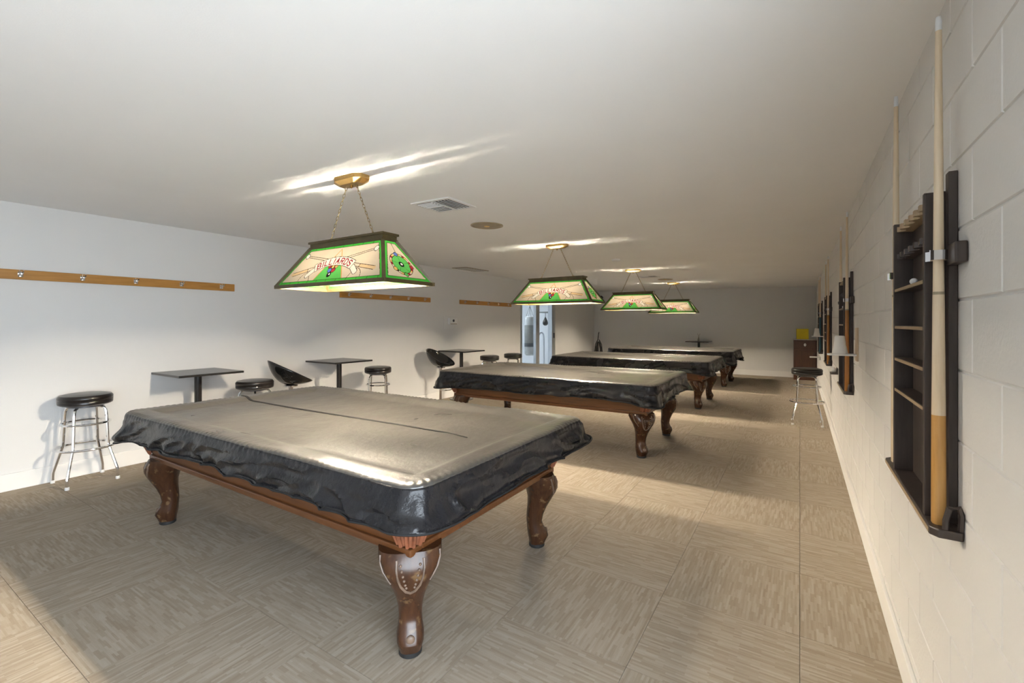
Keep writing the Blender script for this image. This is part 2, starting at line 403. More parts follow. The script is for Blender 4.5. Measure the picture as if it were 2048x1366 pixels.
# aluminium sliding door
dr = thing('door_1', 'aluminium framed sliding glass door in the white left wall', 'door', (XL-0.07, 0, 0)); dr['kind'] = 'structure'; del dr['category']
def yb(y0, y1, z0, z1, x0=-0.05, x1=0.075): return MB().box((x0, y0, z0), (x1, y1, z1))
yb(DOOR_Y0, DOOR_Y0+0.09, 0, DOOR_Z).build('jamb', 'aluminium', dr, bevel=0.004)
yb(DOOR_Y1-0.20, DOOR_Y1, 0, DOOR_Z).build('jamb', 'aluminium', dr, bevel=0.004)
yb(DOOR_Y0+0.09, DOOR_Y1-0.20, DOOR_Z-0.08, DOOR_Z).build('head', 'aluminium', dr, bevel=0.004)
yb(DOOR_Y0+0.09, DOOR_Y1-0.20, 0.0, 0.03).build('sill', 'aluminium', dr, bevel=0.004)
yb(10.20, 10.38, 0.03, DOOR_Z-0.08, -0.03, 0.05).build('meeting_stile', 'aluminium', dr, bevel=0.004)
yb(DOOR_Y0+0.09, 10.20, 0.03, DOOR_Z-0.08, -0.004, 0.002).build('pane', 'pane_glass', dr)
yb(10.38, DOOR_Y1-0.20, 0.03, DOOR_Z-0.08, -0.004, 0.002).build('pane', 'pane_glass', dr)
yb(DOOR_Y1-0.12, DOOR_Y1-0.08, 1.02, 1.16, 0.075, 0.095).build('latch', 'steel_dark', dr, bevel=0.004)

# ------------------------------------------------------------------ pool tables
def leg_part(parent, sx, sy, px, py):
    ang = math.atan2(sy, sx)
    g = bpy.data.objects.new('leg', None)
    lev = [(0.475, .135, .10, .00), (0.44, .135, .108, .012), (0.40, .120, .105, .026), (0.36, .100, .092, .030), (0.31, .078, .074, .022), (0.26, .062, .060, .006),
           (0.21, .053, .052, -.008), (0.165, .050, .048, -.014), (0.13, .052, .052, -.006), (0.10, .058, .062, .006), (0.07, .058, .064, .012), (0.045, .052, .054, .008), (0.022, .047, .048, .004)]
    n = 20; vs = []; fs = []
    for z, w, d, off in lev:
        for i in range(n):
            a = 2*math.pi*i/n; ca, sa = math.cos(a), math.sin(a); e = 0.75
            vs.append((off + d*math.copysign(abs(ca)**e, ca), w*math.copysign(abs(sa)**e, sa), z))
    for j in range(len(lev)-1):
        for i in range(n): fs.append((j*n+i, (j+1)*n+i, (j+1)*n+(i+1) % n, j*n+(i+1) % n))
    fs.append(tuple(range(n))); fs.append(tuple((len(lev)-1)*n+i for i in range(n))[::-1])
    lg = MB().add(vs, fs).build('leg', 'leg_wood', parent, smooth=True, loc=(px, py, 0), rz=ang)
    MB().lathe([(0.046, 0.0), (0.050, 0.004), (0.050, 0.022), (0.046, 0.024)], 18, T((0.004, 0, 0))).build('foot_cap', 'rubber', lg, smooth=True)
    def surf(y, z):           # outer face of the leg at tangential y, height z
        for (z1, w1, d1, o1), (z0, w0, d0, o0) in zip(lev, lev[1:]):
            if z0 <= z <= z1:
                k = (z-z0)/(z1-z0); w, d, o_ = w0+(w1-w0)*k, d0+(d1-d0)*k, o0+(o1-o0)*k
                q = min(0.98, abs(y)/w); s_ = q**(1/0.75); return o_ + d*max(0.0, 1-s_*s_)**0.375
        return 0.1
    rim = [(-0.055, 0.455), (-0.056, 0.42), (-0.050, 0.38), (-0.038, 0.345), (-0.020, 0.318), (0, 0.308), (0.020, 0.318), (0.038, 0.345), (0.050, 0.38), (0.056, 0.42), (0.055, 0.455)]
    MB().tube([(surf(y, z)+0.001, y, z) for y, z in rim], 0.0055, 6).build('shell_rim', 'carving_wear', lg, smooth=True)
    mb = MB()
    for z in (0.435, 0.415, 0.395, 0.375, 0.355, 0.338):
        for s in (-1, 1):
            y = s*(0.040 - (0.435-z)*0.24); mb.sphere((surf(y, z)-0.001, y, z), 0.0062, 8, 5)
    mb.build('shell_beads', 'carving_wear', lg, smooth=True)
    for s in (-1, 1):
        pts = [(0.128, 0.462), (0.127, 0.43), (0.116, 0.40), (0.098, 0.375), (0.082, 0.352)]
        MB().tube([(surf(s*y*0.96, z)-0.004, s*y*0.96, z) for y, z in pts], 0.006, 6).build('ear_scroll', 'carving_wear', lg, smooth=True)
    MB().sphere((0.066, 0, 0.092), 0.020, 12, 8, (0.5, 1.0, 1.0)).build('toe_carving', 'carving_wear', lg, smooth=True)
    return lg
def make_table(label, loc, rz):
    t = thing('pool_table', label, 'pool table', loc, rz, 'pool tables in a row')
    MB().box((-1.27, -0.63, 0.68), (1.27, 0.63, 0.735)).build('playing_bed', 'table_wood', t)
    for s in (-1, 1):
        MB().box((-1.33, s*0.675-0.035, 0.69), (1.33, s*0.675+0.035, 0.764)).build('rail', 'table_wood', t, bevel=0.01)
        MB().box((s*1.31-0.035, -0.64, 0.69), (s*1.31+0.035, 0.64, 0.764)).build('rail', 'table_wood', t, bevel=0.01)
        a, b_, z0, z1 = 1.30, 0.665, 0.49, 0.70
        q = 0.035
        MB().add([(-a+q, s*(b_-q), z0), (a-q, s*(b_-q), z0), (a, s*b_, z1), (-a, s*b_, z1), (-a+q, s*(b_-q-0.03), z0), (a-q, s*(b_-q-0.03), z0), (a, s*(b_-0.03), z1), (-a, s*(b_-0.03), z1)],
                 [(0,1,2,3),(7,6,5,4),(0,4,5,1),(1,5,6,2),(2,6,7,3),(3,7,4,0)]).build('side_apron', 'table_wood', t)
        MB().add([(s*(a-q), -b_+q, z0), (s*(a-q), b_-q, z0), (s*a, b_, z1), (s*a, -b_, z1), (s*(a-q-0.03), -b_+q, z0), (s*(a-q-0.03), b_-q, z0), (s*(a-0.03), b_, z1), (s*(a-0.03), -b_, z1)],
                 [(0,1,2,3),(7,6,5,4),(0,4,5,1),(1,5,6,2),(2,6,7,3),(3,7,4,0)]).build('end_apron', 'table_wood', t)
    mo = MB()
    A, B = 1.30-0.02, 0.665-0.02
    mo.box((-A, -B, 0.462), (A, -B+0.07, 0.496)).box((-A, B-0.07, 0.462), (A, B, 0.496)).box((-A, -B+0.07, 0.462), (-A+0.07, B-0.07, 0.496)).box((A-0.07, -B+0.07, 0.462), (A, B-0.07, 0.496))
    mo.build('base_moulding', 'table_wood', t, bevel=0.006)
    for sx in (-1, 1):
        for sy in (-1, 1):
            leg_part(t, sx, sy, sx*1.195, sy*0.56)
            pk = MB()             # leather pocket shield with fringe under the cover's corner
            c = Vector((sx*1.30, sy*0.665, 0)); d = Vector((sx, sy, 0)).normalized(); u = Vector((-d.y, d.x, 0))
            for k in range(9):
                a = (k-4)*0.016; dep = 0.012*math.cos(a*12)
                pk.tube([tuple(c - d*(0.012+abs(a)*0.75) + u*a*1.2 + d*0.02 + Vector((0, 0, 0.64))), tuple(c - d*(0.018+abs(a)*0.75) + u*a*1.1 + d*(0.016+dep) + Vector((0, 0, 0.575))),
                         tuple(c - d*(0.04+abs(a)*0.55) + u*a*0.8 + d*0.012 + Vector((0, 0, 0.515-0.01*(k % 2))))], 0.009, 6)
            pk.build('pocket_leather', 'leather', t, smooth=True)
    for s in (-1, 1):              # carved applique on the end aprons, small knobs on the sides
        mb = MB()
        for k in range(-4, 5):
            yy = k*0.034; mb.sphere((s*(1.285 - 0.003*abs(k)*0), yy, 0.575+0.012*math.sin(k*1.9)), 0.014+0.006*((k+4) % 2), 8, 6, (0.5, 1.2, 0.9))
        mb.tube([(s*1.286, k*0.02, 0.565+0.014*math.sin(k*0.9)) for k in range(-7, 8)], 0.006, 6)
        mb.build('carved_applique', 'carving_wear', t, smooth=True)
        for xx in (-0.55, 0.55):
            MB().sphere((xx, s*0.652, 0.60), 0.017, 10, 7, (1, 0.7, 1)).build('knob', 'carving_wear', t, smooth=True)
    return t
def rr_pts(a, b_, r, nl, ns, nc):
    """rounded rectangle, fixed count: two long, two short sides, four corners"""
    out = []
    def seg(p, q, n): out.extend([(p[0]+(q[0]-p[0])*i/n, p[1]+(q[1]-p[1])*i/n) for i in range(n)])
    def arc(cx, cy, a0, n): out.extend([(cx+r*math.cos(a0+math.pi/2*i/n), cy+r*math.sin(a0+math.pi/2*i/n)) for i in range(n)])
    seg((-a+r, -b_), (a-r, -b_), nl); arc(a-r, -b_+r, -math.pi/2, nc)
    seg((a, -b_+r), (a, b_-r), ns); arc(a-r, b_-r, 0, nc)
    seg((a-r, b_), (-a+r, b_), nl); arc(-a+r, b_-r, math.pi/2, nc)
    seg((-a, b_-r), (-a, -b_+r), ns); arc(-a+r, -b_+r, math.pi, nc)
    return out
def nz(x, y, z): return mnoise.noise(Vector((x, y, z)))
def make_cover(label, loc, rz, seed, drop=0.195, corner_drop=0.03, flap=False, a=1.435, b_=0.795):
    nl, ns, nc = 190, 105, 16; r0 = 0.10
    P = rr_pts(a, b_, r0, nl, ns, nc); n = len(P)
    rows = []
    # arc length and corner weight
    S = [0.0]
    for i in range(n): S.append(S[-1] + math.hypot(P[(i+1) % n][0]-P[i][0], P[(i+1) % n][1]-P[i][1]))
    nrm = []
    for i in range(n):
        tx, ty = P[(i+1) % n][0]-P[i-1][0], P[(i+1) % n][1]-P[i-1][1]; l = math.hypot(tx, ty); nrm.append((ty/l, -tx/l))
    cw = [math.exp(-((a-abs(p[0]))**2 + (b_-abs(p[1]))**2)/0.035) for p in P]
    per = S[-1]
    def pn(s, f, sd):      # periodic noise along the perimeter
        q = 2*math.pi*s/per; rr = per*f/(2*math.pi)
        return nz(rr*math.cos(q)+sd*7.1, rr*math.sin(q)-sd*3.3, sd*1.7)
    J = 16
    ztop = 0.802
    for j in range(J+1):
        k = 1 - j/J          # 1 at hem .. 0 at the edge
        row = []
        for i in range(n):
            s = S[i]; d = drop*(1+0.10*pn(s, 1.3, seed)) + (corner_drop[0] if P[i][0] < 0 else corner_drop[1])*cw[i] + 0.010*pn(s, 5, seed+9)
            q = 2*math.pi*s/per; rr = per/(2*math.pi)
            diag = nz(rr*math.cos(q)*3.0+k*0.8+seed*5, rr*math.sin(q)*3.0-k*0.6, k*1.4+seed)
            fine = nz(rr*math.cos(q)*8+seed, rr*math.sin(q)*8+k*1.3, k*2.2+seed*2)
            crease = 1-abs(nz(rr*math.cos(q)*4.3-seed, rr*math.sin(q)*4.3+k*1.6, k*1.9-seed))*2.4
            gather = math.sin(s*150+4*pn(s, 3, seed+4))*0.0035*math.exp(-((k-0.06)/0.09)**2)*(0.4+0.6*abs(pn(s, 2, seed+2))*2)
            env = math.sin(math.pi*min(1, k*0.62+0.02))
            out = env*(0.024*diag + 0.011*fine + 0.024*max(0, crease)**2) + 0.030*k + 0.045*k*k*cw[i] + gather + 0.011*cw[i]*k*math.sin(s*75+seed)*math.sin(math.pi*min(1, k*0.9+0.05)) - 0.01*math.exp(-((k-0.93)/0.05)**2)
            row.append((P[i][0]+nrm[i][0]*out, P[i][1]+nrm[i][1]*out, ztop - 0.012 - d*k + 0.0))
        rows.append(row)
    ins = [0.006, 0.014, 0.025, 0.04, 0.055, 0.07, 0.085, 0.10, 0.115, 0.13, 0.15, 0.17, 0.19, 0.22, 0.26, 0.30, 0.35, 0.40, 0.45, 0.50, 0.55, 0.60, 0.65, 0.70, 0.74, 0.77]
    for d in ins:
        Q = rr_pts(a-d, b_-d, max(0.012, r0-d*0.6), nl, ns, nc)
        row = []
        for i, (x_, y_) in enumerate(Q):
            z = ztop - 0.012*max(0, 1-d/0.03)**2
            tt = min(1, max(0, (d-0.10)/0.10)); z -= 0.028*tt*tt*(3-2*tt)
            z += 0.0045*nz(x_*2.1+seed*3, y_*2.1, seed) + 0.003*nz(x_*5+seed, y_*5, 3.0) + 0.0022*(1-abs(nz(x_*3.3+y_*2-seed, y_*3.1-x_, seed*1.3))*2)
            g = math.exp(-((d-0.012)/0.03)**2); z += g*0.0045*math.sin(S[i]*150+4*pn(S[i], 3, seed+4))*(0.3+1.4*abs(pn(S[i], 2, seed+2)))
            z += 0.006*math.exp(-((d-0.055)/0.035)**2)*pn(S[i], 6, seed+6)
            row.append((x_, y_, z))
        rows.append(row)
    root = thing('table_cover', label, 'table cover', loc, rz, 'table covers')
    def strip(rws, nm, mt, cap):
        vs = [p for row in rws for p in row]; fs = []
        for j in range(len(rws)-1):
            for i in range(n): fs.append((j*n+i, j*n+(i+1) % n, (j+1)*n+(i+1) % n, (j+1)*n+i))
        if cap: fs.append(tuple((len(rws)-1)*n+i for i in range(n)))
        o = MB().add(vs, fs).build(nm, mt, root, smooth=True)
        md = o.modifiers.new('thickness', 'SOLIDIFY'); md.thickness = 0.0025; md.offset = -1
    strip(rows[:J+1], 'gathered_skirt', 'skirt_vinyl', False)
    strip(rows[J:], 'top_panel', 'cover_vinyl_lit', True)
    hem = [(rows[0][i][0]+nrm[i][0]*0.001, rows[0][i][1]+nrm[i][1]*0.001, rows[0][i][2]+0.003) for i in range(0, n, 2)]
    MB().tube(hem, 0.0045, 5, True).build('elastic_hem', 'binding', root, smooth=True)
    if flap:
        pts = []
        for k in range(60):
            x_ = -1.40 + 2.46*k/59; y_ = 0.02 + 0.012*math.sin(x_*2.2) - (0.0 if x_ < 0.9 else (x_-0.9)*0.15)
            dd = min(b_-abs(y_), a-abs(x_)); tt = min(1, max(0, (dd-0.10)/0.10))
            pts.append((x_, y_, ztop + 0.006 - 0.028*tt*tt*(3-2*tt) - 0.012*max(0, 1-dd/0.03)**2))
        vs = []; fs = []
        for k, (x_, y_, z_) in enumerate(pts):
            w = 0.0085*(1 if k < 50 else (60-k)/10)+0.001
            vs += [(x_, y_-w, z_-0.006), (x_, y_-w, z_), (x_, y_+w, z_), (x_, y_+w, z_-0.006)]
        for k in range(59):
            b4 = 4*k; fs += [(b4, b4+1, b4+5, b4+4), (b4+1, b4+2, b4+6, b4+5), (b4+2, b4+3, b4+7, b4+6)]
        MB().add(vs, fs).build('seam_binding', 'binding', root)
    return root
TX = -2.66
tabs = [(2.05, 0.0, 1.0, 'nearest covered pool table, carved cabriole legs and worn foot in front of the camera'),
        (5.40, 0.012, 2.0, 'second covered pool table from the camera, with honey brown apron'),
        (8.65, 0.0, 3.0, 'third covered pool table from the camera, in the row'),
        (11.75, -0.01, 4.0, 'farthest covered pool table, close to the far wall')]
clab = ['black vinyl cover with long dark centre seam on the nearest pool table', 'black vinyl cover with bunched corner on the second pool table',
        'black vinyl cover on the third pool table from the camera', 'black vinyl cover with flared corner on the farthest pool table']
for k, (y, rz, sd, lab) in enumerate(tabs):
    make_table(lab, (TX+0.03, y-(0.05 if k == 0 else 0.02), 0), rz)
    make_cover(clab[k], (TX, y, 0), rz, sd, drop=[0.158, 0.185, 0.18, 0.18][k], corner_drop=[(0.05, -0.02), (0.02, 0.03), (0.03, 0.04), (0.02, 0.12)][k], flap=(k == 0))

# ------------------------------------------------------------------ stained-glass lamps
LW0, LW1, LD0, LD1, LZ = 0.545, 0.368, 0.205, 0.055, 0.262     # half sizes bottom/top, glass height
def seg_d(X, Y, p, q):
    px, py = p; qx, qy = q; dx, dy = qx-px, qy-py
    t = np.clip(((X-px)*dx+(Y-py)*dy)/(dx*dx+dy*dy+1e-12), 0, 1)
    return np.hypot(X-px-t*dx, Y-py-t*dy)
LET = {'B': [((0,0),(0,1)),((0,1),(.6,1)),((.6,1),(.7,.8)),((.7,.8),(.6,.52)),((0,.52),(.6,.52)),((.6,.52),(.75,.25)),((.75,.25),(.6,0)),((.6,0),(0,0))],
       'I': [((.35,0),(.35,1))], 'L': [((0,1),(0,0)),((0,0),(.65,0))],
       'A': [((0,0),(.35,1)),((.35,1),(.7,0)),((.12,.35),(.58,.35))],
       'R': [((0,0),(0,1)),((0,1),(.6,1)),((.6,1),(.7,.78)),((.7,.78),(.6,.52)),((.6,.52),(0,.52)),((.3,.52),(.7,0))],
       'D': [((0,0),(0,1)),((0,1),(.5,1)),((.5,1),(.72,.7)),((.72,.7),(.72,.3)),((.72,.3),(.5,0)),((.5,0),(0,0))],
       'S': [((.7,.85),(.5,1)),((.5,1),(.15,1)),((.15,1),(0,.78)),((0,.78),(.15,.55)),((.15,.55),(.55,.47)),((.55,.47),(.7,.24)),((.7,.24),(.55,0)),((.55,0),(.15,0)),((.15,0),(0,.15))]}
def classify_front(X, Y, H, hw):
    """hw: half width of the sheet at Y.  returns an object array of piece names"""
    C = np.full(X.shape, 'field', dtype=object)
    edge = np.minimum(np.minimum(Y, H-Y), (hw-np.abs(X))*0.84)
    def put(mask, nm): C[mask] = nm
    lead = np.zeros(X.shape, bool)
    # triangle with felt behind the banner
    tri = (Y < 0.272-np.abs(X)*1.65)
    put(tri, 'orange'); put((Y < 0.257-np.abs(X)*1.65) & (Y < 0.15), 'felt'); put((Y < 0.257-np.abs(X)*1.65) & (Y >= 0.15), 'field')
    # crossed cues
    for s in (-1, 1):
        p, q = (-0.415*s, 0.082), (0.335*s, 0.232)
        tpar = np.clip(((X-p[0])*(q[0]-p[0])+(Y-p[1])*(q[1]-p[1]))/((q[0]-p[0])**2+(q[1]-p[1])**2), 0, 1)
        d = seg_d(X, Y, p, q); w = 0.0135-0.0075*tpar
        on = d < w; put(on & (tpar < 0.2), 'cue_butt_%d' % (0 if s > 0 else 1)); put(on & (tpar >= 0.2), 'cue_shaft_%d' % (0 if s > 0 else 1))
        lead |= (np.abs(d-w) < 0.0020) & (tpar > 0) & (tpar < 1)
        lead |= on & (np.abs(tpar-0.2) < 0.003)
        b_ = np.hypot(X-0.352*s, Y-0.236); put(b_ < 0.021, 'cue_ball_%d' % (0 if s > 0 else 1)); lead |= np.abs(b_-0.021) < 0.0020
    # ribbon
    Rr = np.hypot(X, Y+0.27); th = np.arctan2(X, Y+0.27)
    rib = (np.abs(Rr-0.437) < 0.034) & (np.abs(th) < 0.46); put(rib, 'banner'); lead &= ~rib
    tail = np.zeros(X.shape, bool)
    for s in (-1, 1):
        t1 = (seg_d(X*s, Y, (0.200, 0.105), (0.245, 0.066)) < 0.020) & ~rib; tail |= t1; put(t1, 'banner'); lead &= ~t1
        arc = np.hypot(X*s-0.24, Y-0.02); lead |= (np.abs(arc-0.075) < 0.0020) & (X*s > 0.24) & (Y > 0.02)
        lead |= (seg_d(X*s, Y, (0.215, 0.06), (0.195, 0.02)) < 0.0020)
        lead |= (np.abs(seg_d(X*s, Y, (0.200, 0.105), (0.245, 0.066))-0.020) < 0.0020) & ~rib
    lead |= ((np.abs(np.abs(Rr-0.437)-0.034) < 0.0020) & (np.abs(th) < 0.463)) | ((np.abs(np.abs(th)-0.46) < 0.004) & (np.abs(Rr-0.437) < 0.034))
    # balls
    for nm, bx, by in (('ball_red', -0.030, 0.128), ('ball_orange', 0.032, 0.126), ('ball_yellow', 0.002, 0.122), ('ball_blue', -0.018, 0.096), ('ball_maroon', 0.020, 0.094), ('ball_eight', -0.004, 0.060)):
        d = np.hypot(X-bx, Y-by); m_ = (d < 0.0195) & ~rib; put(m_, nm); lead |= (np.abs(d-0.0195) < 0.0018) & ~rib
        if nm == 'ball_eight': put((np.hypot(X-bx-0.003, Y-by-0.003) < 0.0075), 'ball_spot')
    put(lead, 'lead')
    # letters along the ribbon
    word = 'BILLIARDS'; wid = [.8, .45, .75, .75, .45, .8, .8, .8, .8]; tot = sum(wid); pos = -tot/2; hL = 0.043; sc = 0.365/tot
    lx = th*0.437; ly = Rr-0.437+hL/2
    for ch, w in zip(word, wid):
        x0 = (pos+0.13)*sc; cwid = (w-0.27)*sc/0.72 if ch != 'I' else 0.72*sc
        if ch == 'I': x0 = (pos+w/2)*sc-0.35*cwid
        for a_, b_ in LET[ch]:
            d = seg_d(lx, ly, (x0+a_[0]*cwid, a_[1]*hL), (x0+b_[0]*cwid, b_[1]*hL))
            put((d < 0.0045) & (np.abs(Rr-0.437) < 0.034), 'letter')
        pos += w
    # green border of short pieces
    lead2 = (np.abs(edge-0.0225) < 0.0020); put(lead2, 'lead')
    bd = edge < 0.021; put(bd, 'border_bottom')
    put(bd & (H-Y < 0.021), 'border_top'); sd = bd & ((hw-np.abs(X))*0.84 < 0.021) & (Y > 0.021) & (H-Y > 0.021)
    put(sd & (X < 0), 'border_left'); put(sd & (X >= 0), 'border_right')
    put(bd & (np.abs(((X+5) % 0.098)-0.049) > 0.0475) & ((Y < 0.021) | (H-Y < 0.021)), 'lead')
    return C
def classify_end(X, Y, H, hw):
    C = np.full(X.shape, 'field', dtype=object)
    edge = np.minimum(np.minimum(Y, H-Y), (hw-np.abs(X))*0.86)
    def put(m_, nm): C[m_] = nm
    r = np.hypot(X, (Y-0.125)); a = np.arctan2(X, Y-0.125)
    put(r < 0.070, 'felt')
    beads = (r >= 0.070) & (r < 0.086)
    k = np.floor((a+math.pi)/(2*math.pi)*26).astype(int)
    put(beads & (k % 3 == 0), 'letter'); put(beads & (k % 3 == 1), 'yellow'); put(beads & (k % 3 == 2), 'field')
    lead = (np.abs(r-0.070) < 0.0020) | (np.abs(r-0.086) < 0.0020) | ((np.abs(((a+math.pi) % (2*math.pi/5))-math.pi/5) < 0.02) & (r < 0.07))
    lead |= (np.abs(X) < 0.0020) & (r > 0.086)
    put(lead, 'lead')
    for nm, ang in (('ball_blue', -0.1), ('ball_maroon', 1.75), ('ball_green', 3.14), ('ball_yellow', -2.1)):
        bx, by = 0.080*math.sin(ang), 0.125+0.080*math.cos(ang); d = np.hypot(X-bx, Y-by); put(d < 0.0155, nm); put(np.abs(d-0.0155) < 0.0018, 'lead')
    put(r < 0.021, 'ball_eight'); put(np.hypot(X-0.002, Y-0.127) < 0.009, 'ball_spot')
    put(np.abs(edge-0.0225) < 0.0020, 'lead')
    bd = edge < 0.021; put(bd, 'border_bottom'); put(bd & (H-Y < 0.021), 'border_top')
    sd = bd & ((hw-np.abs(X))*0.86 < 0.021) & (Y > 0.021) & (H-Y > 0.021)
    put(sd & (X < 0), 'border_left'); put(sd & (X >= 0), 'border_right')
    return C
PIECE = {'field': ('glass_panel', 'field'), 'lead': ('lead_line', 'lead'), 'letter': ('letter', 'letter'), 'banner': ('banner', 'banner'), 'felt': ('felt_piece', 'felt'), 'orange': ('triangle_rack', 'orange'),
         'yellow': ('bead_ring', 'yellow'), 'ball_spot': ('ball_spot', 'white'), 'ball_green': ('ball', 'felt'),
         'ball_red': ('ball', 'red'), 'ball_orange': ('ball', 'orange'), 'ball_yellow': ('ball', 'yellow'), 'ball_blue': ('ball', 'blue'), 'ball_maroon': ('ball', 'red'), 'ball_eight': ('ball', 'black')}
for q in '01':
    PIECE['cue_butt_'+q] = ('cue_butt', 'tan'); PIECE['cue_shaft_'+q] = ('cue_shaft', 'field'); PIECE['cue_ball_'+q] = ('glass_ball', 'white')
for q in ('bottom', 'top', 'left', 'right'): PIECE['border_'+q] = ('border_glass', 'border')
def sheet_meshes(w0, w1, H, fn, cell=0.003):
    ny = int(round(H/cell)); nx = int(round(2*w0/cell))
    u = np.linspace(-1, 1, nx+1); v = np.linspace(0, H, ny+1)
    hwv = w0+(w1-w0)*v/H
    VX = u[None, :]*hwv[:, None]; VY = np.repeat(v[:, None], nx+1, 1)
    cx = (VX[:-1, :-1]+VX[1:, 1:])/2; cy = (VY[:-1, :-1]+VY[1:, 1:])/2
    C = fn(cx, cy, H, w0+(w1-w0)*cy/H)
    out = {}
    comps = []
    for nm in sorted(set(C.ravel())):
        msk = C == nm
        if nm in ('lead', 'field', 'yellow'): comps.append((nm, nm, msk)); continue
        todo = msk.copy(); k = 0
        while todo.any():
            j0, i0 = np.argwhere(todo)[0]; comp = np.zeros_like(todo); comp[j0, i0] = True; st_ = [(j0, i0)]; todo[j0, i0] = False
            while st_:
                j, i = st_.pop()
                for dj, di in ((1, 0), (-1, 0), (0, 1), (0, -1), (1, 1), (-1, -1), (1, -1), (-1, 1)):
                    a_, b_ = j+dj, i+di
                    if 0 <= a_ < ny and 0 <= b_ < nx and todo[a_, b_]: todo[a_, b_] = False; comp[a_, b_] = True; st_.append((a_, b_))
            if comp.sum() < 14: comps[0:0] = []; C[comp] = 'lead'; continue
            comps.append((nm, nm + '#%d' % k, comp)); k += 1
    comps = [(a_, b_, (C == 'lead') if a_ == 'lead' else m_) for a_, b_, m_ in comps]
    for nm, key, msk in comps:
        jj, ii = np.nonzero(msk)
        quad = np.stack([jj*(nx+1)+ii, jj*(nx+1)+ii+1, (jj+1)*(nx+1)+ii+1, (jj+1)*(nx+1)+ii], 1)
        uq, inv = np.unique(quad, return_inverse=True); inv = inv.reshape(quad.shape)
        vs = np.stack([VX.ravel()[uq], np.zeros(len(uq)), VY.ravel()[uq]], 1)
        me = bpy.data.meshes.new(PIECE[nm][0]); me.from_pydata(vs.tolist(), [], inv.tolist()); me.materials.append(MATS['glass_'+PIECE[nm][1]])
        out[key] = me
    return out
HF = math.hypot(LZ, LD0-LD1); HE = math.hypot(LZ, LW0-LW1)
FRONT = sheet_meshes(LW0-0.006, LW1-0.006, HF, classify_front)
END = sheet_meshes(LD0-0.006, LD1-0.006, HE, classify_end)
BULB_LIGHT = bpy.data.lights.new('bulb_light', 'POINT'); BULB_LIGHT.energy = BULB; BULB_LIGHT.color = (1.0, 0.86, 0.67); BULB_LIGHT.shadow_soft_size = 0.042
def make_lamp(label, loc):
    L = thing('billiard_lamp', label, 'lamp', loc, 0, 'stained-glass lamps over the pool tables')     # origin: centre of the bottom rim
    cz = ceil_z(loc[0]) - loc[2]
    for s, rz in ((-1, 0.0), (1, math.pi)):
        tilt = math.atan2(LD0-LD1, LZ)
        gp = None
        for nm, me in [('field', FRONT['field'])] + [x_ for x_ in FRONT.items() if x_[0] != 'field']:
            if gp is None: gp = place(me, 'glass_panel', L, (0, s*LD0, 0.02), (-tilt if s < 0 else -tilt, 0, rz))
            else: place(me, me.name.split('.')[0], gp)
    for s, rz in ((1, R(90)), (-1, R(-90))):
        tilt = math.atan2(LW0-LW1, LZ); gp = None
        for nm, me in [('field', END['field'])] + [x_ for x_ in END.items() if x_[0] != 'field']:
            if gp is None: gp = place(me, 'glass_panel', L, (s*LW0, 0, 0.02), (-tilt, 0, rz))
            else: place(me, me.name.split('.')[0], gp)
    # wooden frame: bottom rim, corner posts, top cap ring
    def bar(p, q, w, h_): 
        p, q = Vector(p), Vector(q); d = (q-p).normalized(); up = Vector((0, 0, 1)); u = d.cross(up).normalized(); w_ = u.cross(d)
        vs = [tuple(e + u*a*w + w_*b_*h_) for e in (p, q) for a, b_ in ((-1, -1), (1, -1), (1, 1), (-1, 1))]
        return MB().add(vs, [(0,1,2,3),(7,6,5,4),(0,4,5,1),(1,5,6,2),(2,6,7,3),(3,7,4,0)])
    for s in (-1, 1):
        bar((-LW0-0.012, s*(LD0+0.002), 0.010), (LW0+0.012, s*(LD0+0.002), 0.010), 0.010, 0.012).build('bottom_rim', 'lamp_frame', L, bevel=0.002)
        bar((s*(LW0+0.002), -LD0+0.01, 0.010), (s*(LW0+0.002), LD0-0.01, 0.010), 0.010, 0.012).build('bottom_rim', 'lamp_frame', L, bevel=0.002)
        for q in (-1, 1):
            bar((s*(LW0+0.002), q*(LD0+0.002), 0.012), (s*(LW1+0.002), q*(LD1+0.002), 0.02+LZ), 0.011, 0.011).build('corner_post', 'lamp_frame', L)
    z1 = 0.02+LZ
    for s in (-1, 1):
        for k, (e, za, zb) in enumerate(((0.010, z1-0.004, z1+0.010), (0.004, z1+0.010, z1+0.034), (0.014, z1+0.034, z1+0.048))):
            MB().box((-LW1-e, min(s*(LD1-0.006), s*(LD1+e)), za), (LW1+e, max(s*(LD1-0.006), s*(LD1+e)), zb)).build('top_cap_rail', 'lamp_frame', L)
            MB().box((min(s*(LW1-0.006), s*(LW1+e)), -LD1+0.006, za), (max(s*(LW1-0.006), s*(LW1+e)), LD1-0.006, zb)).build('top_cap_rail', 'lamp_frame', L)
    MB().box((-LW1+0.02, -LD1+0.0165, z1+0.028), (LW1-0.02, LD1-0.0165, z1+0.033)).build('top_plate', 'lamp_frame', L)
    bar((-LW1, 0, z1+0.039), (LW1, 0, z1+0.039), 0.008, 0.006).build('crossbar', 'brass', L)
    for xx in (-0.27, 0.0, 0.27):
        bz = 0.118
        bl = MB().sphere((0, 0, 0), 0.038, 14, 9).build('bulb', 'bulb_glow', L, smooth=True, loc=(xx, 0, bz))
        MB().lathe([(0.014, 0.036), (0.018, 0.044), (0.018, z1+0.027-bz)], 12).build('socket', 'brass', bl, smooth=True)
        lo = bpy.data.objects.new('bulb_light', BULB_LIGHT); col.objects.link(lo); lo.parent = bl
    # canopy and chains
    oc = [(-0.145, -0.03), (-0.095, -0.065), (0.095, -0.065), (0.145, -0.03), (0.145, 0.03), (0.095, 0.065), (-0.095, 0.065), (-0.145, 0.03)]
    cn = MB(); nn = len(oc)
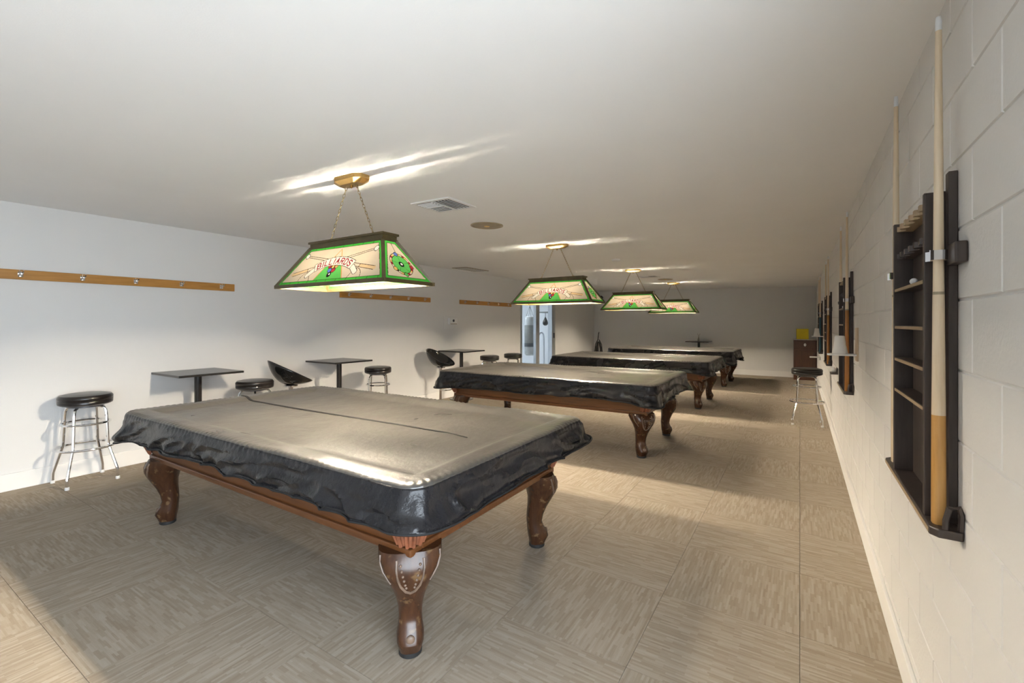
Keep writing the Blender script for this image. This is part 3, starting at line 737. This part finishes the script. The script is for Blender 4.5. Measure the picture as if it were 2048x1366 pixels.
    cn.prism(oc, cz-0.028, cz+0.002); cn.add([(x_, y_, cz-0.028) for x_, y_ in oc]+[(x_*0.72, y_*0.6, cz-0.052) for x_, y_ in oc], [tuple(range(nn, 2*nn))]+[(i, (i+1) % nn, nn+(i+1) % nn, nn+i) for i in range(nn)])
    can = cn.build('canopy', 'brass', L)
    MB().lathe([(0.004, cz-0.072), (0.009, cz-0.066), (0.007, cz-0.052)], 10).build('finial', 'brass', can, smooth=True)
    for s in (-1, 1):
        p0, p1 = Vector((s*0.048, 0, cz-0.052)), Vector((s*0.225, 0, z1+0.046))
        d = p1-p0; nl = int(d.length/0.026); mb = MB()
        for k in range(nl):
            c = p0 + d*((k+0.5)/nl)
            M = T(c) @ d.to_track_quat('Z', 'Y').to_matrix().to_4x4() @ RZ(R(90)*(k % 2)+R(20))
            mb.tube([(0.0068*math.cos(q*math.pi/5), 0, 0.018*math.sin(q*math.pi/5)) for q in range(10)], 0.0019, 5, True, M)
        mb.build('chain', 'chain_brass', L, smooth=True)
        MB().ring(0.010, 0.002, 0, 12, 5, T((s*0.225, 0, z1+0.052)) @ RX(R(90))).build('chain_hook', 'brass', L, smooth=True)
        bar((s*0.225, -LD1-0.012, z1+0.044), (s*0.225, LD1+0.012, z1+0.044), 0.006, 0.003).build('hanger_strap', 'brass', L)
    return L
lamp_lab = ['nearest stained-glass billiards lamp hanging on chains over the nearest pool table', 'second stained-glass billiards lamp from the camera, over the second table',
            'third stained-glass billiards lamp from the camera', 'farthest stained-glass billiards lamp, partly hidden by the third lamp']
for k, y in enumerate((2.03, 5.15, 8.3, 11.5)):
    make_lamp(lamp_lab[k], (-2.575-0.012*k, y, 1.672))

# ------------------------------------------------------------------ bar stools, bucket chairs, wall tables
def make_stool(label, loc, rz):
    s = thing('bar_stool', label, 'stool', loc, rz, 'bar stools')
    cu = MB().lathe([(0.02, 0.692), (0.165, 0.694), (0.186, 0.705), (0.190, 0.725), (0.183, 0.738), (0.190, 0.750), (0.190, 0.768), (0.178, 0.784), (0.140, 0.792), (0.05, 0.795), (0.001, 0.795)], 32).build('seat_cushion', 'seat_vinyl', s, smooth=True)
    MB().ring(0.187, 0.004, 0.738, 32, 6).build('piping', 'seat_vinyl', cu, smooth=True)
    MB().lathe([(0.10, 0.672), (0.13, 0.680), (0.13, 0.693), (0.02, 0.693)], 20).build('swivel_plate', 'steel_dark', s, smooth=True)
    for k in range(4):
        a = R(45+90*k); c, sn = math.cos(a), math.sin(a)
        prof = [(0.06, 0.678), (0.11, 0.676), (0.138, 0.664), (0.152, 0.640), (0.157, 0.600), (0.170, 0.34), (0.173, 0.318), (0.182, 0.295), (0.236, 0.115), (0.243, 0.09), (0.245, 0.06), (0.245, 0.012)]
        lg = MB().tube([(r*c, r*sn, z) for r, z in prof], 0.0115, 8).build('leg', 'chrome', s, smooth=True)
        MB().lathe([(0.015, 0.0), (0.017, 0.006), (0.016, 0.022), (0.012, 0.026)], 12, T((0.245*c, 0.245*sn, 0))).build('foot_glide', 'white_plastic', lg, smooth=True)
    MB().ring(0.168, 0.009, 0.53).build('upper_ring', 'chrome', s, smooth=True)
    MB().ring(0.208, 0.010, 0.315, 32).build('foot_ring', 'chrome', s, smooth=True)
    return s
st = make_stool('chrome bar stool with black round seat, leftmost along the white wall', (-5.47, 1.42, 0), R(2))
for lab, x_, y_, rz in (('bar stool with black round seat just left of the first bucket chair', -5.18, 2.78, 0.3),
                        ('chrome bar stool with black seat just right of the second wall table', -5.24, 4.60, 0.75),
                        ('black bar stool seat right of the third wall table, left one of two', -5.18, 7.36, 0.2),
                        ('black bar stool seat beside the glass door jamb, behind the second pool table', -5.10, 8.10, 0.5),
                        ('chrome bar stool with black seat against the block wall on the right', 0.085, 7.70, R(1))):
    copy_tree(st, lab, (x_, y_, 0), rz)
def make_bucket(label, loc, rz):
    t = thing('bucket_chair', label, 'chair', loc, rz, 'black bucket chairs')
    nphi, ns_ = 40, 14; vs = []; fs = []
    def pt(ph, s_, k=1.0):
        zr = 0.175 - 0.135*math.cos(ph); r = 0.235*(1+0.06*math.cos(ph))
        q = s_*math.pi/2; rad = r*math.sin(q)**0.85*k; z = zr*(1-math.cos(q))**0.9
        back = max(0, -math.cos(ph)); 
        return (rad*math.cos(ph) - 0.03*back*s_*s_, rad*math.sin(ph), z)
    for j in range(1, ns_+1):
        for i in range(nphi): vs.append(pt(2*math.pi*i/nphi, j/ns_))
    vs.append((0, 0, 0))
    for j in range(ns_-1):
        for i in range(nphi): fs.append((j*nphi+i, j*nphi+(i+1) % nphi, (j+1)*nphi+(i+1) % nphi, (j+1)*nphi+i))
    for i in range(nphi): fs.append((len(vs)-1, (i+1) % nphi, i))
    sh = MB().add(vs, fs).build('shell', 'shell_plastic', t, smooth=True, loc=(0, 0, 0.675))
    md = sh.modifiers.new('thickness', 'SOLIDIFY'); md.thickness = 0.012
    cu = MB().lathe([(0.001, 0.02), (0.09, 0.022), (0.125, 0.032), (0.135, 0.045), (0.11, 0.055), (0.001, 0.058)], 24, T((0.03, 0, 0.678))).build('seat_pad', 'seat_vinyl', t, smooth=True)
    MB().lathe([(0.075, 0.655), (0.085, 0.662), (0.085, 0.675), (0.02, 0.682)], 18).build('mount_plate', 'chrome', t, smooth=True)
    MB().lathe([(0.022, 0.02), (0.022, 0.40), (0.030, 0.41), (0.030, 0.66)], 16).build('column', 'chrome', t, smooth=True)
    MB().tube([(0.0, -0.02, 0.30), (0.06, -0.13, 0.30), (0.17, -0.14, 0.30), (0.22, -0.08, 0.30), (0.22, 0.08, 0.30), (0.17, 0.14, 0.30), (0.06, 0.13, 0.30), (0.0, 0.02, 0.30)], 0.010, 8).build('foot_rest', 'chrome', t, smooth=True)
    MB().lathe([(0.20, 0.0), (0.205, 0.006), (0.19, 0.014), (0.06, 0.026), (0.03, 0.04), (0.022, 0.05)], 32).build('base', 'chrome', t, smooth=True)
    return t
bc = make_bucket('black shell bucket chair seen from its side, between the first and second wall tables', (-5.24, 3.24, 0), R(72))
copy_tree(bc, 'black shell bucket chair with glossy open side towards the camera, at the third wall table', (-5.22, 5.95, 0), R(12))
def make_wall_table(label, loc, rz):
    t = thing('wall_table', label, 'table', loc, rz, 'black bar tables against the walls')
    MB().box((-0.31, -0.305, 0.895), (0.325, 0.305, 0.917)).build('table_top', 'table_black', t, bevel=0.003)
    MB().box((-0.16, -0.16, 0.883), (0.16, 0.16, 0.895)).build('top_plate', 'table_black', t)
    MB().lathe([(0.034, 0.02), (0.034, 0.884)], 18).build('post', 'table_black', t, smooth=True)
    MB().lathe([(0.22, 0.0), (0.22, 0.010), (0.10, 0.022), (0.036, 0.034)], 32).build('base', 'table_black', t, smooth=True)
    return t
wt = make_wall_table('black square bar table at the white wall, nearest to the camera', (XL+0.315, 2.295, 0), 0)
copy_tree(wt, 'black square bar table at the white wall, second from the camera', (XL+0.315, 4.04, 0), 0)
copy_tree(wt, 'black square bar table at the white wall beside the glossy bucket chair', (XL+0.315, 6.73, 0), 0)
copy_tree(wt, 'small black bar table standing against the far wall', (-2.42, YF-0.315, 0), R(-90))
vz = thing('bud_vase', 'thin grey bud vase with two twigs on the far bar table', 'vase', (-2.42, YF-0.33, 0.917))
MB().lathe([(0.03, 0.0), (0.034, 0.02), (0.022, 0.08), (0.012, 0.11), (0.014, 0.125)], 14).build('vase_body', 'vase_grey', vz, smooth=True)
for s in (-1, 1):
    MB().tube([(0, 0, 0.10), (s*0.008, 0, 0.15), (s*0.035, 0.01, 0.215)], 0.004, 5).build('twig', 'twig', vz)

# ------------------------------------------------------------------ hook rails, switch plate
def make_hook():
    mb = MB()
    mb.box((0.0, -0.016, -0.022), (0.004, 0.016, 0.022))
    for s in (-1, 1):
        mb.tube([(0.004, s*0.009, 0.008), (0.024, s*0.010, 0.004), (0.038, s*0.011, 0.012), (0.044, s*0.012, 0.030)], 0.0045, 6)
    mb.tube([(0.004, 0, -0.010), (0.018, 0, -0.018), (0.030, 0, -0.010)], 0.004, 6)
    return mb.mesh('hook', 'chrome', True)
hook_me = make_hook()
def hook_rail(label, y0, y1, hooks):
    t = thing('hook_rail', label, 'hook rail', (XL, 0, 0), 0, 'oak hook rails on the white wall')
    MB().box((0.0, y0, 1.805), (0.020, y1, 1.889)).build('board', 'rail_oak', t, bevel=0.003)
    for y in hooks: place(hook_me, 'hook', t, (0.020, y, 1.850))
    return t
hook_rail('oak hook rail with chrome hooks cut by the left picture edge', 0.90, 2.81, [1.05+0.403*k for k in range(5)])
hook_rail('oak hook rail with five hooks just below the nearest lamp', 4.28, 6.21, [4.43+0.405*k for k in range(5)])
hook_rail('oak hook rail above the square wall box, left of the glass door', 7.06, 8.96, [7.21+0.40*k for k in range(5)])
th_ = thing('thermostat', 'white thermostat box with dark dial on a plate on the left wall', 'thermostat', (XL, 6.80, 1.44))
MB().box((0, -0.20, -0.125), (0.008, 0.14, 0.12)).build('back_plate', 'wall_paint', th_, bevel=0.002)
MB().box((0.008, -0.09, -0.04), (0.05, 0.14, 0.085)).build('housing', 'white_plastic', th_, bevel=0.006)
MB().lathe([(0.026, 0.0), (0.026, 0.008), (0.02, 0.011)], 16, T((0.05, 0.02, 0.035)) @ RY(R(90))).build('dial', 'steel_dark', th_, smooth=True)
MB().box((0.05, -0.07, -0.034), (0.054, 0.12, -0.022)).build('label_strip', 'bronze_grille', th_)

# ------------------------------------------------------------------ ceiling fittings
def make_vent(label, x_, y_, sx=0.205, sy=0.18):
    z = ceil_z(x_)
    t = thing('ceiling_vent', label, 'vent', (x_, y_, z), 0, 'ceiling vents'); t.rotation_euler.y = math.atan(0.015)
    MB().box((-sx+0.03, -sy+0.03, -0.003), (sx-0.03, sy-0.03, 0.002)).build('duct_opening', 'vent_dark', t)
    f = MB()
    f.box((-sx, -sy, -0.008), (sx, -sy+0.035, 0.002)).box((-sx, sy-0.035, -0.008), (sx, sy, 0.002)).box((-sx, -sy+0.035, -0.008), (-sx+0.035, sy-0.035, 0.002)).box((sx-0.035, -sy+0.035, -0.008), (sx, sy-0.035, 0.002))
    f.build('frame', 'vent_white', t, bevel=0.002)
    MB().box((-0.006, -sy+0.035, -0.010), (0.006, sy-0.035, -0.003)).build('divider', 'vent_white', t)
    MB().box((-sx+0.035, -0.006, -0.010), (-0.006, 0.006, -0.003)).build('divider', 'vent_white', t)
    n = 5
    for k in range(n):             # right half: slats along y, tilted one way; left half: along x, near and far groups
        xx = 0.012 + (sx-0.035-0.012)*(k+0.5)/n
        MB().box((-0.0045, -sy+0.036, -0.0008), (0.0045, sy-0.036, 0.0008)).build('slat', 'vent_white', t, loc=(xx, 0, -0.010)).rotation_euler.y = R(58)
    for k in range(4):
        for s in (-1, 1):
            yy = s*(0.012 + (sy-0.035-0.012)*(k+0.5)/4)
            MB().box((-sx+0.036, -0.0045, -0.0008), (-0.007, 0.0045, 0.0008)).build('slat', 'vent_white', t, loc=(0, yy, -0.010)).rotation_euler.x = R(58)*s
    return t
make_vent('white square ceiling register with dark slats, beside the nearest lamp', -2.515, 2.91)
make_vent('white ceiling register between the third and farthest lamps', -2.73, 9.75)
def make_speaker(label, x_, y_):
    t = thing('ceiling_speaker', label, 'speaker', (x_, y_, ceil_z(x_)), 0, 'round ceiling speakers'); t.rotation_euler.y = math.atan(0.015)
    MB().lathe([(0.165, 0.002), (0.165, -0.006), (0.150, -0.010), (0.142, -0.004), (0.142, 0.002)], 40).build('trim_ring', 'bronze_grille', t, smooth=True)
    MB().lathe([(0.142, -0.003), (0.10, -0.008), (0.05, -0.010), (0.001, -0.0105)], 40, cap=False).build('grille', 'bronze_grille', t, smooth=True)
    MB().lathe([(0.028, -0.010), (0.026, -0.016), (0.001, -0.018)], 20, cap=False).build('centre_cap', 'brass', t, smooth=True)
    return t
make_speaker('round bronze ceiling speaker between the first and second lamps', -2.68, 3.76)
make_speaker('round bronze ceiling speaker in front of the farthest lamp', -2.57, 10.55)
rg = thing('return_grille', 'grey flat return-air grille on the ceiling by the left wall', 'vent', (-5.33, 6.95, ceil_z(-5.33))); rg.rotation_euler.y = math.atan(0.015)
MB().box((-0.17, -0.36, -0.008), (0.17, 0.36, 0.002)).build('panel', 'bronze_grille', rg, bevel=0.002)
for k in range(9): MB().box((-0.15, -0.004, -0.012), (0.15, 0.004, -0.008)).build('slat', 'vent_white', rg, loc=(0, -0.32+0.08*k, 0))
sd_ = thing('smoke_detector', 'small white round smoke detector on the ceiling', 'smoke detector', (-2.4, 6.8, ceil_z(-2.4)))
MB().lathe([(0.065, 0.002), (0.065, -0.012), (0.055, -0.03), (0.03, -0.036), (0.001, -0.037)], 24).build('cover', 'white_plastic', sd_, smooth=True)
sc_ = thing('security_camera', 'tiny black security camera high on the far wall corner', 'camera', (-5.42, YF, 2.25))
MB().lathe([(0.03, 0.0), (0.03, 0.02)], 14, RX(R(90))).build('mount', 'steel_dark', sc_, smooth=True)
MB().lathe([(0.03, 0.015), (0.045, 0.03), (0.045, 0.10), (0.03, 0.11)], 16, RX(R(80))).build('camera_body', 'vacuum_black', sc_, smooth=True)

# ------------------------------------------------------------------ cue racks on the block wall
def make_cue(label, butt, loc, lean=(0, 0), length=1.40, group='pool cues in the wall racks'):
    t = thing('pool_cue', label, 'pool cue', loc, 0, group); t.rotation_euler = (lean[0], lean[1], 0)
    k = length/1.40
    MB().lathe([(0.0135, 0.0), (0.0158, 0.004), (0.0156, 0.16*k), (0.0150, 0.30*k)], 16).build('butt', butt, t, smooth=True)
    MB().lathe([(0.0150, 0.30*k), (0.0138, 0.45*k), (0.0126, 0.632*k)], 16).build('forearm', 'pale_butt' if butt == 'honey_butt' else butt, t, smooth=True)
    MB().lathe([(0.0124, 0.632*k), (0.0124, 0.64*k)], 16).build('joint', 'bronze_grille', t, smooth=True)
    MB().lathe([(0.0120, 0.64*k), (0.0098, 1.0*k), (0.0070, 1.36*k)], 14).build('shaft', 'maple', t, smooth=True)
    fe = MB().lathe([(0.0072, 1.36*k), (0.0070, 1.388*k)], 12).build('ferrule', 'ferrule', t, smooth=True)
    MB().lathe([(0.0068, 1.388*k), (0.0060, 1.398*k), (0.002, 1.40*k)], 12).build('tip', 'ferrule', fe, smooth=True)
    return t
def make_rack(label, y0):
    """wall rack 0.77 wide; local x points into the room, y along the wall"""
    t = thing('cue_rack', label, 'cue rack', (XR, y0, 0), 0, 'dark wooden cue racks')
    def X(d0, d1): return -d1, -d0
    base = MB().prism([(-0.002, 0.0), (-0.052, 0.0), (-0.068, 0.02), (-0.068, 0.75), (-0.052, 0.77), (-0.002, 0.77)], 0.862, 0.886).build('base_board', 'rack_wood', t, bevel=0.004)
    MB().box((-0.069, 0.022, 0.868), (-0.0675, 0.748, 0.880)).build('base_edge', 'rack_edge', base)
    MB().box((-0.010, 0.115, 0.886), (-0.001, 0.60, 1.80)).build('back_panel', 'rack_wood', t)
    for yy in (0.095, 0.58):
        MB().box((-0.064, yy, 0.886), (-0.001, yy+0.020, 1.797)).build('stile', 'rack_wood', t, bevel=0.002)
    MB().box((-0.020, 0.095-0.035, 0.887), (-0.001, 0.092, 1.842)).build('wing_board', 'rack_wood', t, bevel=0.002)
    for z in (1.543, 1.408, 1.291, 1.178):
        sh = MB().box((-0.060, 0.115, z), (-0.010, 0.58, z+0.012)).build('shelf', 'rack_wood', t)
        MB().box((-0.0625, 0.116, z+0.001), (-0.0601, 0.579, z+0.011)).build('shelf_edge', 'rack_edge', sh)
    for z, mt in ((1.765, 'rack_edge'), (1.665, 'rack_wood')):        # scalloped strips
        pr = [(-0.010, 0.115)]
        for k in range(6):
            yc = 0.16 + 0.075*k
            for q in range(7):
                a = math.pi*q/6; pr.append((-0.058 + 0.022*math.sin(a), yc - 0.026*math.cos(a)))
        pr += [(-0.010, 0.58)]
        MB().prism(pr, z, z+0.018).build('scalloped_strip', mt, t)
    for yy, ya_, yb_ in ((0.045, -0.03, 0.058), (0.69, 0.601, 0.74)):
        cb = MB().box((-0.026, ya_, 1.585), (-0.001, yb_, 1.640)).build('clip_bar', 'rack_wood', t, bevel=0.004)
        for q in (-1, 1):
            pr_ = [(-0.026, yy+q*0.010), (-0.034, yy+q*0.019), (-0.056, yy+q*0.0195), (-0.064, yy+q*0.026), (-0.066, yy+q*0.024), (-0.057, yy+q*0.0165), (-0.034, yy+q*0.0165), (-0.026, yy+q*0.006)]
            MB().prism(pr_, 1.600, 1.626).build('cue_clip', 'chrome', cb)
    MB().tube([(-0.006, 0.012, 0.886), (-0.006, 0.004, 0.93), (-0.012, 0.0, 0.95), (-0.030, 0.002, 0.945), (-0.036, 0.008, 0.91), (-0.036, 0.010, 0.886)], 0.007, 6).build('end_loop', 'rack_wood', t, smooth=True)
    MB().sphere((-0.045, 0.35, 1.566), 0.011, 10, 7).build('peg', 'white_plastic', t, smooth=True)
    return t
RY0 = [1.616, 4.45, 7.30, 10.10]
rk = make_rack('dark wooden cue rack with shelves on the block wall, nearest to the camera', RY0[0])
copy_tree(rk, 'dark wooden cue rack behind the nearer white chalk cone', (XR, RY0[1], 0), 0)
copy_tree(rk, 'dark wooden cue rack, third along the block wall', (XR, RY0[2], 0), 0)
copy_tree(rk, 'dark wooden cue rack farthest along the block wall, by the cabinet', (XR, RY0[3], 0), 0)
spec = [('pale maple cue with honey butt standing at the near end of the nearest rack', 'honey_butt', 0, 0.045, 0.0), ('pale cue at the far end of the nearest rack', 'pale_butt', 0, 0.69, 0.0),
        ('cue with orange brown butt behind the nearer white chalk cone', 'orange_butt', 1, 0.045, 0.0), ('pale cue at the far end of the second rack', 'pale_butt', 1, 0.69, 0.0),
        ('cue at the near end of the third rack', 'orange_butt', 2, 0.045, 0.0), ('dark butted cue at the far end of the third rack', 'blue_butt', 2, 0.69, 0.0),
        ('blue butted cue at the near end of the farthest rack', 'blue_butt', 3, 0.045, 0.0), ('green butted cue at the far end of the farthest rack', 'green_butt', 3, 0.69, 0.0)]
for lab, bt, k, dy, ln in spec:
    make_cue(lab, bt, (XR-0.043, RY0[k]+dy, 0.886), (0, 0.0), 1.375 if k == 0 and dy < 0.1 else 1.43)
ck = thing('chalk_cube', 'blue chalk cube on the base of the nearest cue rack', 'chalk', (XR-0.042, RY0[0]+0.63, 0.886))
MB().box((-0.011, -0.011, 0), (0.011, 0.011, 0.020)).build('wrapper', 'rubber', ck, bevel=0.002)
MB().lathe([(0.0105, 0.020), (0.0095, 0.0225), (0.003, 0.021)], 12).build('chalk_face', 'blue_chalk', ck, smooth=True)

# hand-chalk holders
def make_holder(label, y_):
    t = thing('chalk_shelf', label, 'wall shelf', (XR, y_, 0), 0, 'little chalk shelves on the block wall')
    MB().box((-0.012, -0.06, 1.150), (-0.0005, 0.06, 1.395)).build('back_board', 'tan_board', t, bevel=0.002)
    MB().prism([(-0.012, -0.06), (-0.165, -0.06), (-0.185, -0.03), (-0.185, 0.03), (-0.165, 0.06), (-0.012, 0.06)], 1.188, 1.200).build('shelf_board', 'white_plastic', t, bevel=0.002)
    return t
def make_cone(label, loc):
    t = thing('chalk_cone', label, 'hand chalk', loc, 0, 'white hand chalk cones')
    MB().lathe([(0.047, 0.0), (0.049, 0.004), (0.046, 0.025), (0.038, 0.065), (0.034, 0.105), (0.032, 0.128), (0.027, 0.134), (0.001, 0.135)], 32).build('cone_body', 'hand_chalk', t, smooth=True)
    return t
make_holder('small white shelf with tan back board holding the nearer chalk cone', 4.19)
make_cone('white hand-chalk cone on its little shelf on the block wall, nearer one', (XR-0.108, 4.19, 1.200))
make_holder('small white shelf holding the far chalk cone near the cabinet', 9.62)
make_cone('white hand-chalk cone near the cabinet, far one', (XR-0.108, 9.62, 1.200))
sh_ = thing('ball_ledge', 'small dark ledge holding a white cue ball between second and third racks', 'wall shelf', (XR, 6.28, 0.875))
MB().box((-0.07, -0.07, -0.02), (-0.0005, 0.07, 0.0)).build('ledge_board', 'rack_wood', sh_, bevel=0.003)
MB().box((-0.012, -0.07, 0.0), (-0.0005, 0.07, 0.05)).build('ledge_back', 'rack_wood', sh_, bevel=0.002)
cbp = MB().sphere((0, 0, 0), 0.028, 18, 12).build('cue_ball', 'hand_chalk', None, smooth=True, loc=(XR-0.043, 6.28, 0.903)); tag(cbp, 'white cue ball on the small dark ledge of the block wall', 'ball')
ws = thing('wall_ledge', 'small white ledge on the block wall in front of the dark cabinet', 'wall shelf', (XR, 11.2, 0.73))
MB().box((-0.19, -0.05, -0.012), (-0.0005, 0.05, 0.012)).build('ledge_board', 'white_plastic', ws, bevel=0.005)
MB().box((-0.03, -0.05, -0.05), (-0.0005, 0.05, -0.012)).build('bracket', 'white_plastic', ws)

# ------------------------------------------------------------------ cabinet, card, vacuum
cx0, cx1, cy0, cy1 = -0.135, XR-0.004, 13.52, YF-0.004
cb = thing('cabinet', 'dark brown wooden cabinet with drawer and door in the far right corner', 'cabinet', ((cx0+cx1)/2, (cy0+cy1)/2, 0))
w, d = (cx1-cx0)/2, (cy1-cy0)/2
MB().box((-w, -d+0.02, 0.0), (w, d, 1.00)).build('body', 'cabinet_wood', cb, bevel=0.003)
MB().box((-w-0.015, -d-0.01, 1.00), (w, d, 1.022)).build('worktop', 'cabinet_top', cb, bevel=0.003)
dw = MB().box((-w+0.02, -d, 0.80), (w-0.02, -d+0.02, 0.97)).build('drawer', 'cabinet_wood', cb, bevel=0.004)
MB().sphere((0.0, -d-0.008, 0.885), 0.034, 14, 9, (0.8, 0.35, 1.2)).build('knob', 'white_plastic', dw, smooth=True)
do = MB().box((-w+0.02, -d, 0.10), (w-0.02, -d+0.02, 0.76)).build('door', 'cabinet_wood', cb, bevel=0.004)
MB().frustum((-w+0.07, -d-0.008, 0.16), (w-0.07, -d, 0.70), 0.0).build('raised_panel', 'cabinet_wood', do, bevel=0.004)
MB().sphere((w-0.05, -d-0.012, 0.66), 0.013, 12, 8).build('knob', 'steel_dark', do, smooth=True)
yc = thing('yellow_card', 'bright yellow card standing tilted on the dark cabinet', 'card', (0.06, 13.62, 1.022)); yc.rotation_euler = (R(-12), 0, R(4))
MB().box((-0.13, -0.006, 0), (0.13, 0.006, 0.265)).build('card', 'yellow_card', yc, bevel=0.002)
MB().box((-0.135, 0.006, 0), (-0.118, 0.016, 0.268)).build('spine', 'rack_wood', yc)
vc = thing('vacuum_cleaner', 'black upright vacuum cleaner standing in the far left corner', 'vacuum cleaner', (-5.42, 13.72, 0))
MB().box((-0.15, -0.20, 0.02), (0.15, 0.06, 0.11)).build('floor_head', 'vacuum_black', vc, bevel=0.02)
MB().lathe([(0.07, 0.10), (0.105, 0.20), (0.115, 0.40), (0.10, 0.62), (0.06, 0.78), (0.03, 0.84)], 18).build('dust_body', 'vacuum_black', vc, smooth=True)
MB().tube([(-0.12, 0, 0.15), (-0.135, 0, 0.45), (-0.10, 0, 0.75), (-0.02, 0, 0.90), (0.005, 0.0, 1.10), (0.02, 0, 1.14)], 0.014, 8).tube([(0.12, 0, 0.15), (0.135, 0, 0.45), (0.10, 0, 0.75), (0.02, 0, 0.90)], 0.014, 8).build('handle', 'vacuum_black', vc, smooth=True)
for s in (-1, 1): MB().lathe([(0.045, -0.012), (0.05, 0), (0.045, 0.012)], 16, T((s*0.14, 0.03, 0.05)) @ RY(R(90))).build('wheel', 'rubber', vc, smooth=True)

# ------------------------------------------------------------------ gym things behind the door
pb = thing('punching_bag', 'grey heavy punching bag with dark band hanging behind the glass door', 'punching bag', (-6.53, 11.28, 0))
MB().lathe([(0.001, 0.50), (0.10, 0.505), (0.145, 0.54), (0.155, 0.60), (0.155, 0.76)], 24).build('lower_end', 'bag_light', pb, smooth=True)
MB().lathe([(0.157, 0.755), (0.158, 0.86)], 24).build('band', 'bag_dark', pb, smooth=True)
MB().lathe([(0.156, 0.85), (0.156, 1.36), (0.150, 1.37)], 24).build('bag_body', 'bag_grey', pb, smooth=True)
MB().lathe([(0.150, 1.36), (0.140, 1.44), (0.130, 1.60), (0.10, 1.62)], 24).build('bag_top', 'bag_light', pb, smooth=True)
for k in range(4):
    a = R(45+90*k); MB().tube([(0.115*math.cos(a), 0.115*math.sin(a), 1.60), (0, 0, 1.92)], 0.005, 5).build('strap', 'steel_dark', pb)
MB().tube([(0, 0, 1.91), (0, 0, 2.5)], 0.008, 6).build('chain', 'steel_dark', pb)
sb_ = thing('speed_bag', 'small black speed bag under its grey platform behind the glass door', 'punching bag', (-6.44, 12.05, 0))
MB().box((-0.22, -0.20, 1.735), (0.22, 0.69, 1.765)).build('platform', 'bag_grey', sb_, bevel=0.003)
MB().tube([(0, 0.69, 1.50), (0, 0.30, 1.74)], 0.015, 6).build('brace', 'steel_dark', sb_)
MB().tube([(0, 0, 1.735), (0, 0, 1.62)], 0.008, 6).build('swivel', 'steel_dark', sb_)
MB().lathe([(0.004, 1.63), (0.025, 1.58), (0.065, 1.50), (0.085, 1.44), (0.075, 1.385), (0.035, 1.355), (0.001, 1.35)], 18).build('bag', 'vacuum_black', sb_, smooth=True)
gf = thing('exercise_frame', 'bent grey tube exercise frame beside the punching bag', 'gym equipment', (-6.24, 11.47, 0), 0)
MB().tube([(-0.11, 0, 0.02), (-0.11, 0, 0.98), (-0.10, 0, 1.08), (-0.05, 0, 1.145), (0.01, 0, 1.145), (0.05, 0, 1.10), (0.065, 0, 1.0), (0.065, 0, 0.02)], 0.020, 10).build('tube_frame', 'aluminium', gf, smooth=True)
MB().box((-0.14, -0.10, 0.0), (0.10, 0.18, 0.03)).build('foot_plate', 'steel_dark', gf, bevel=0.004)
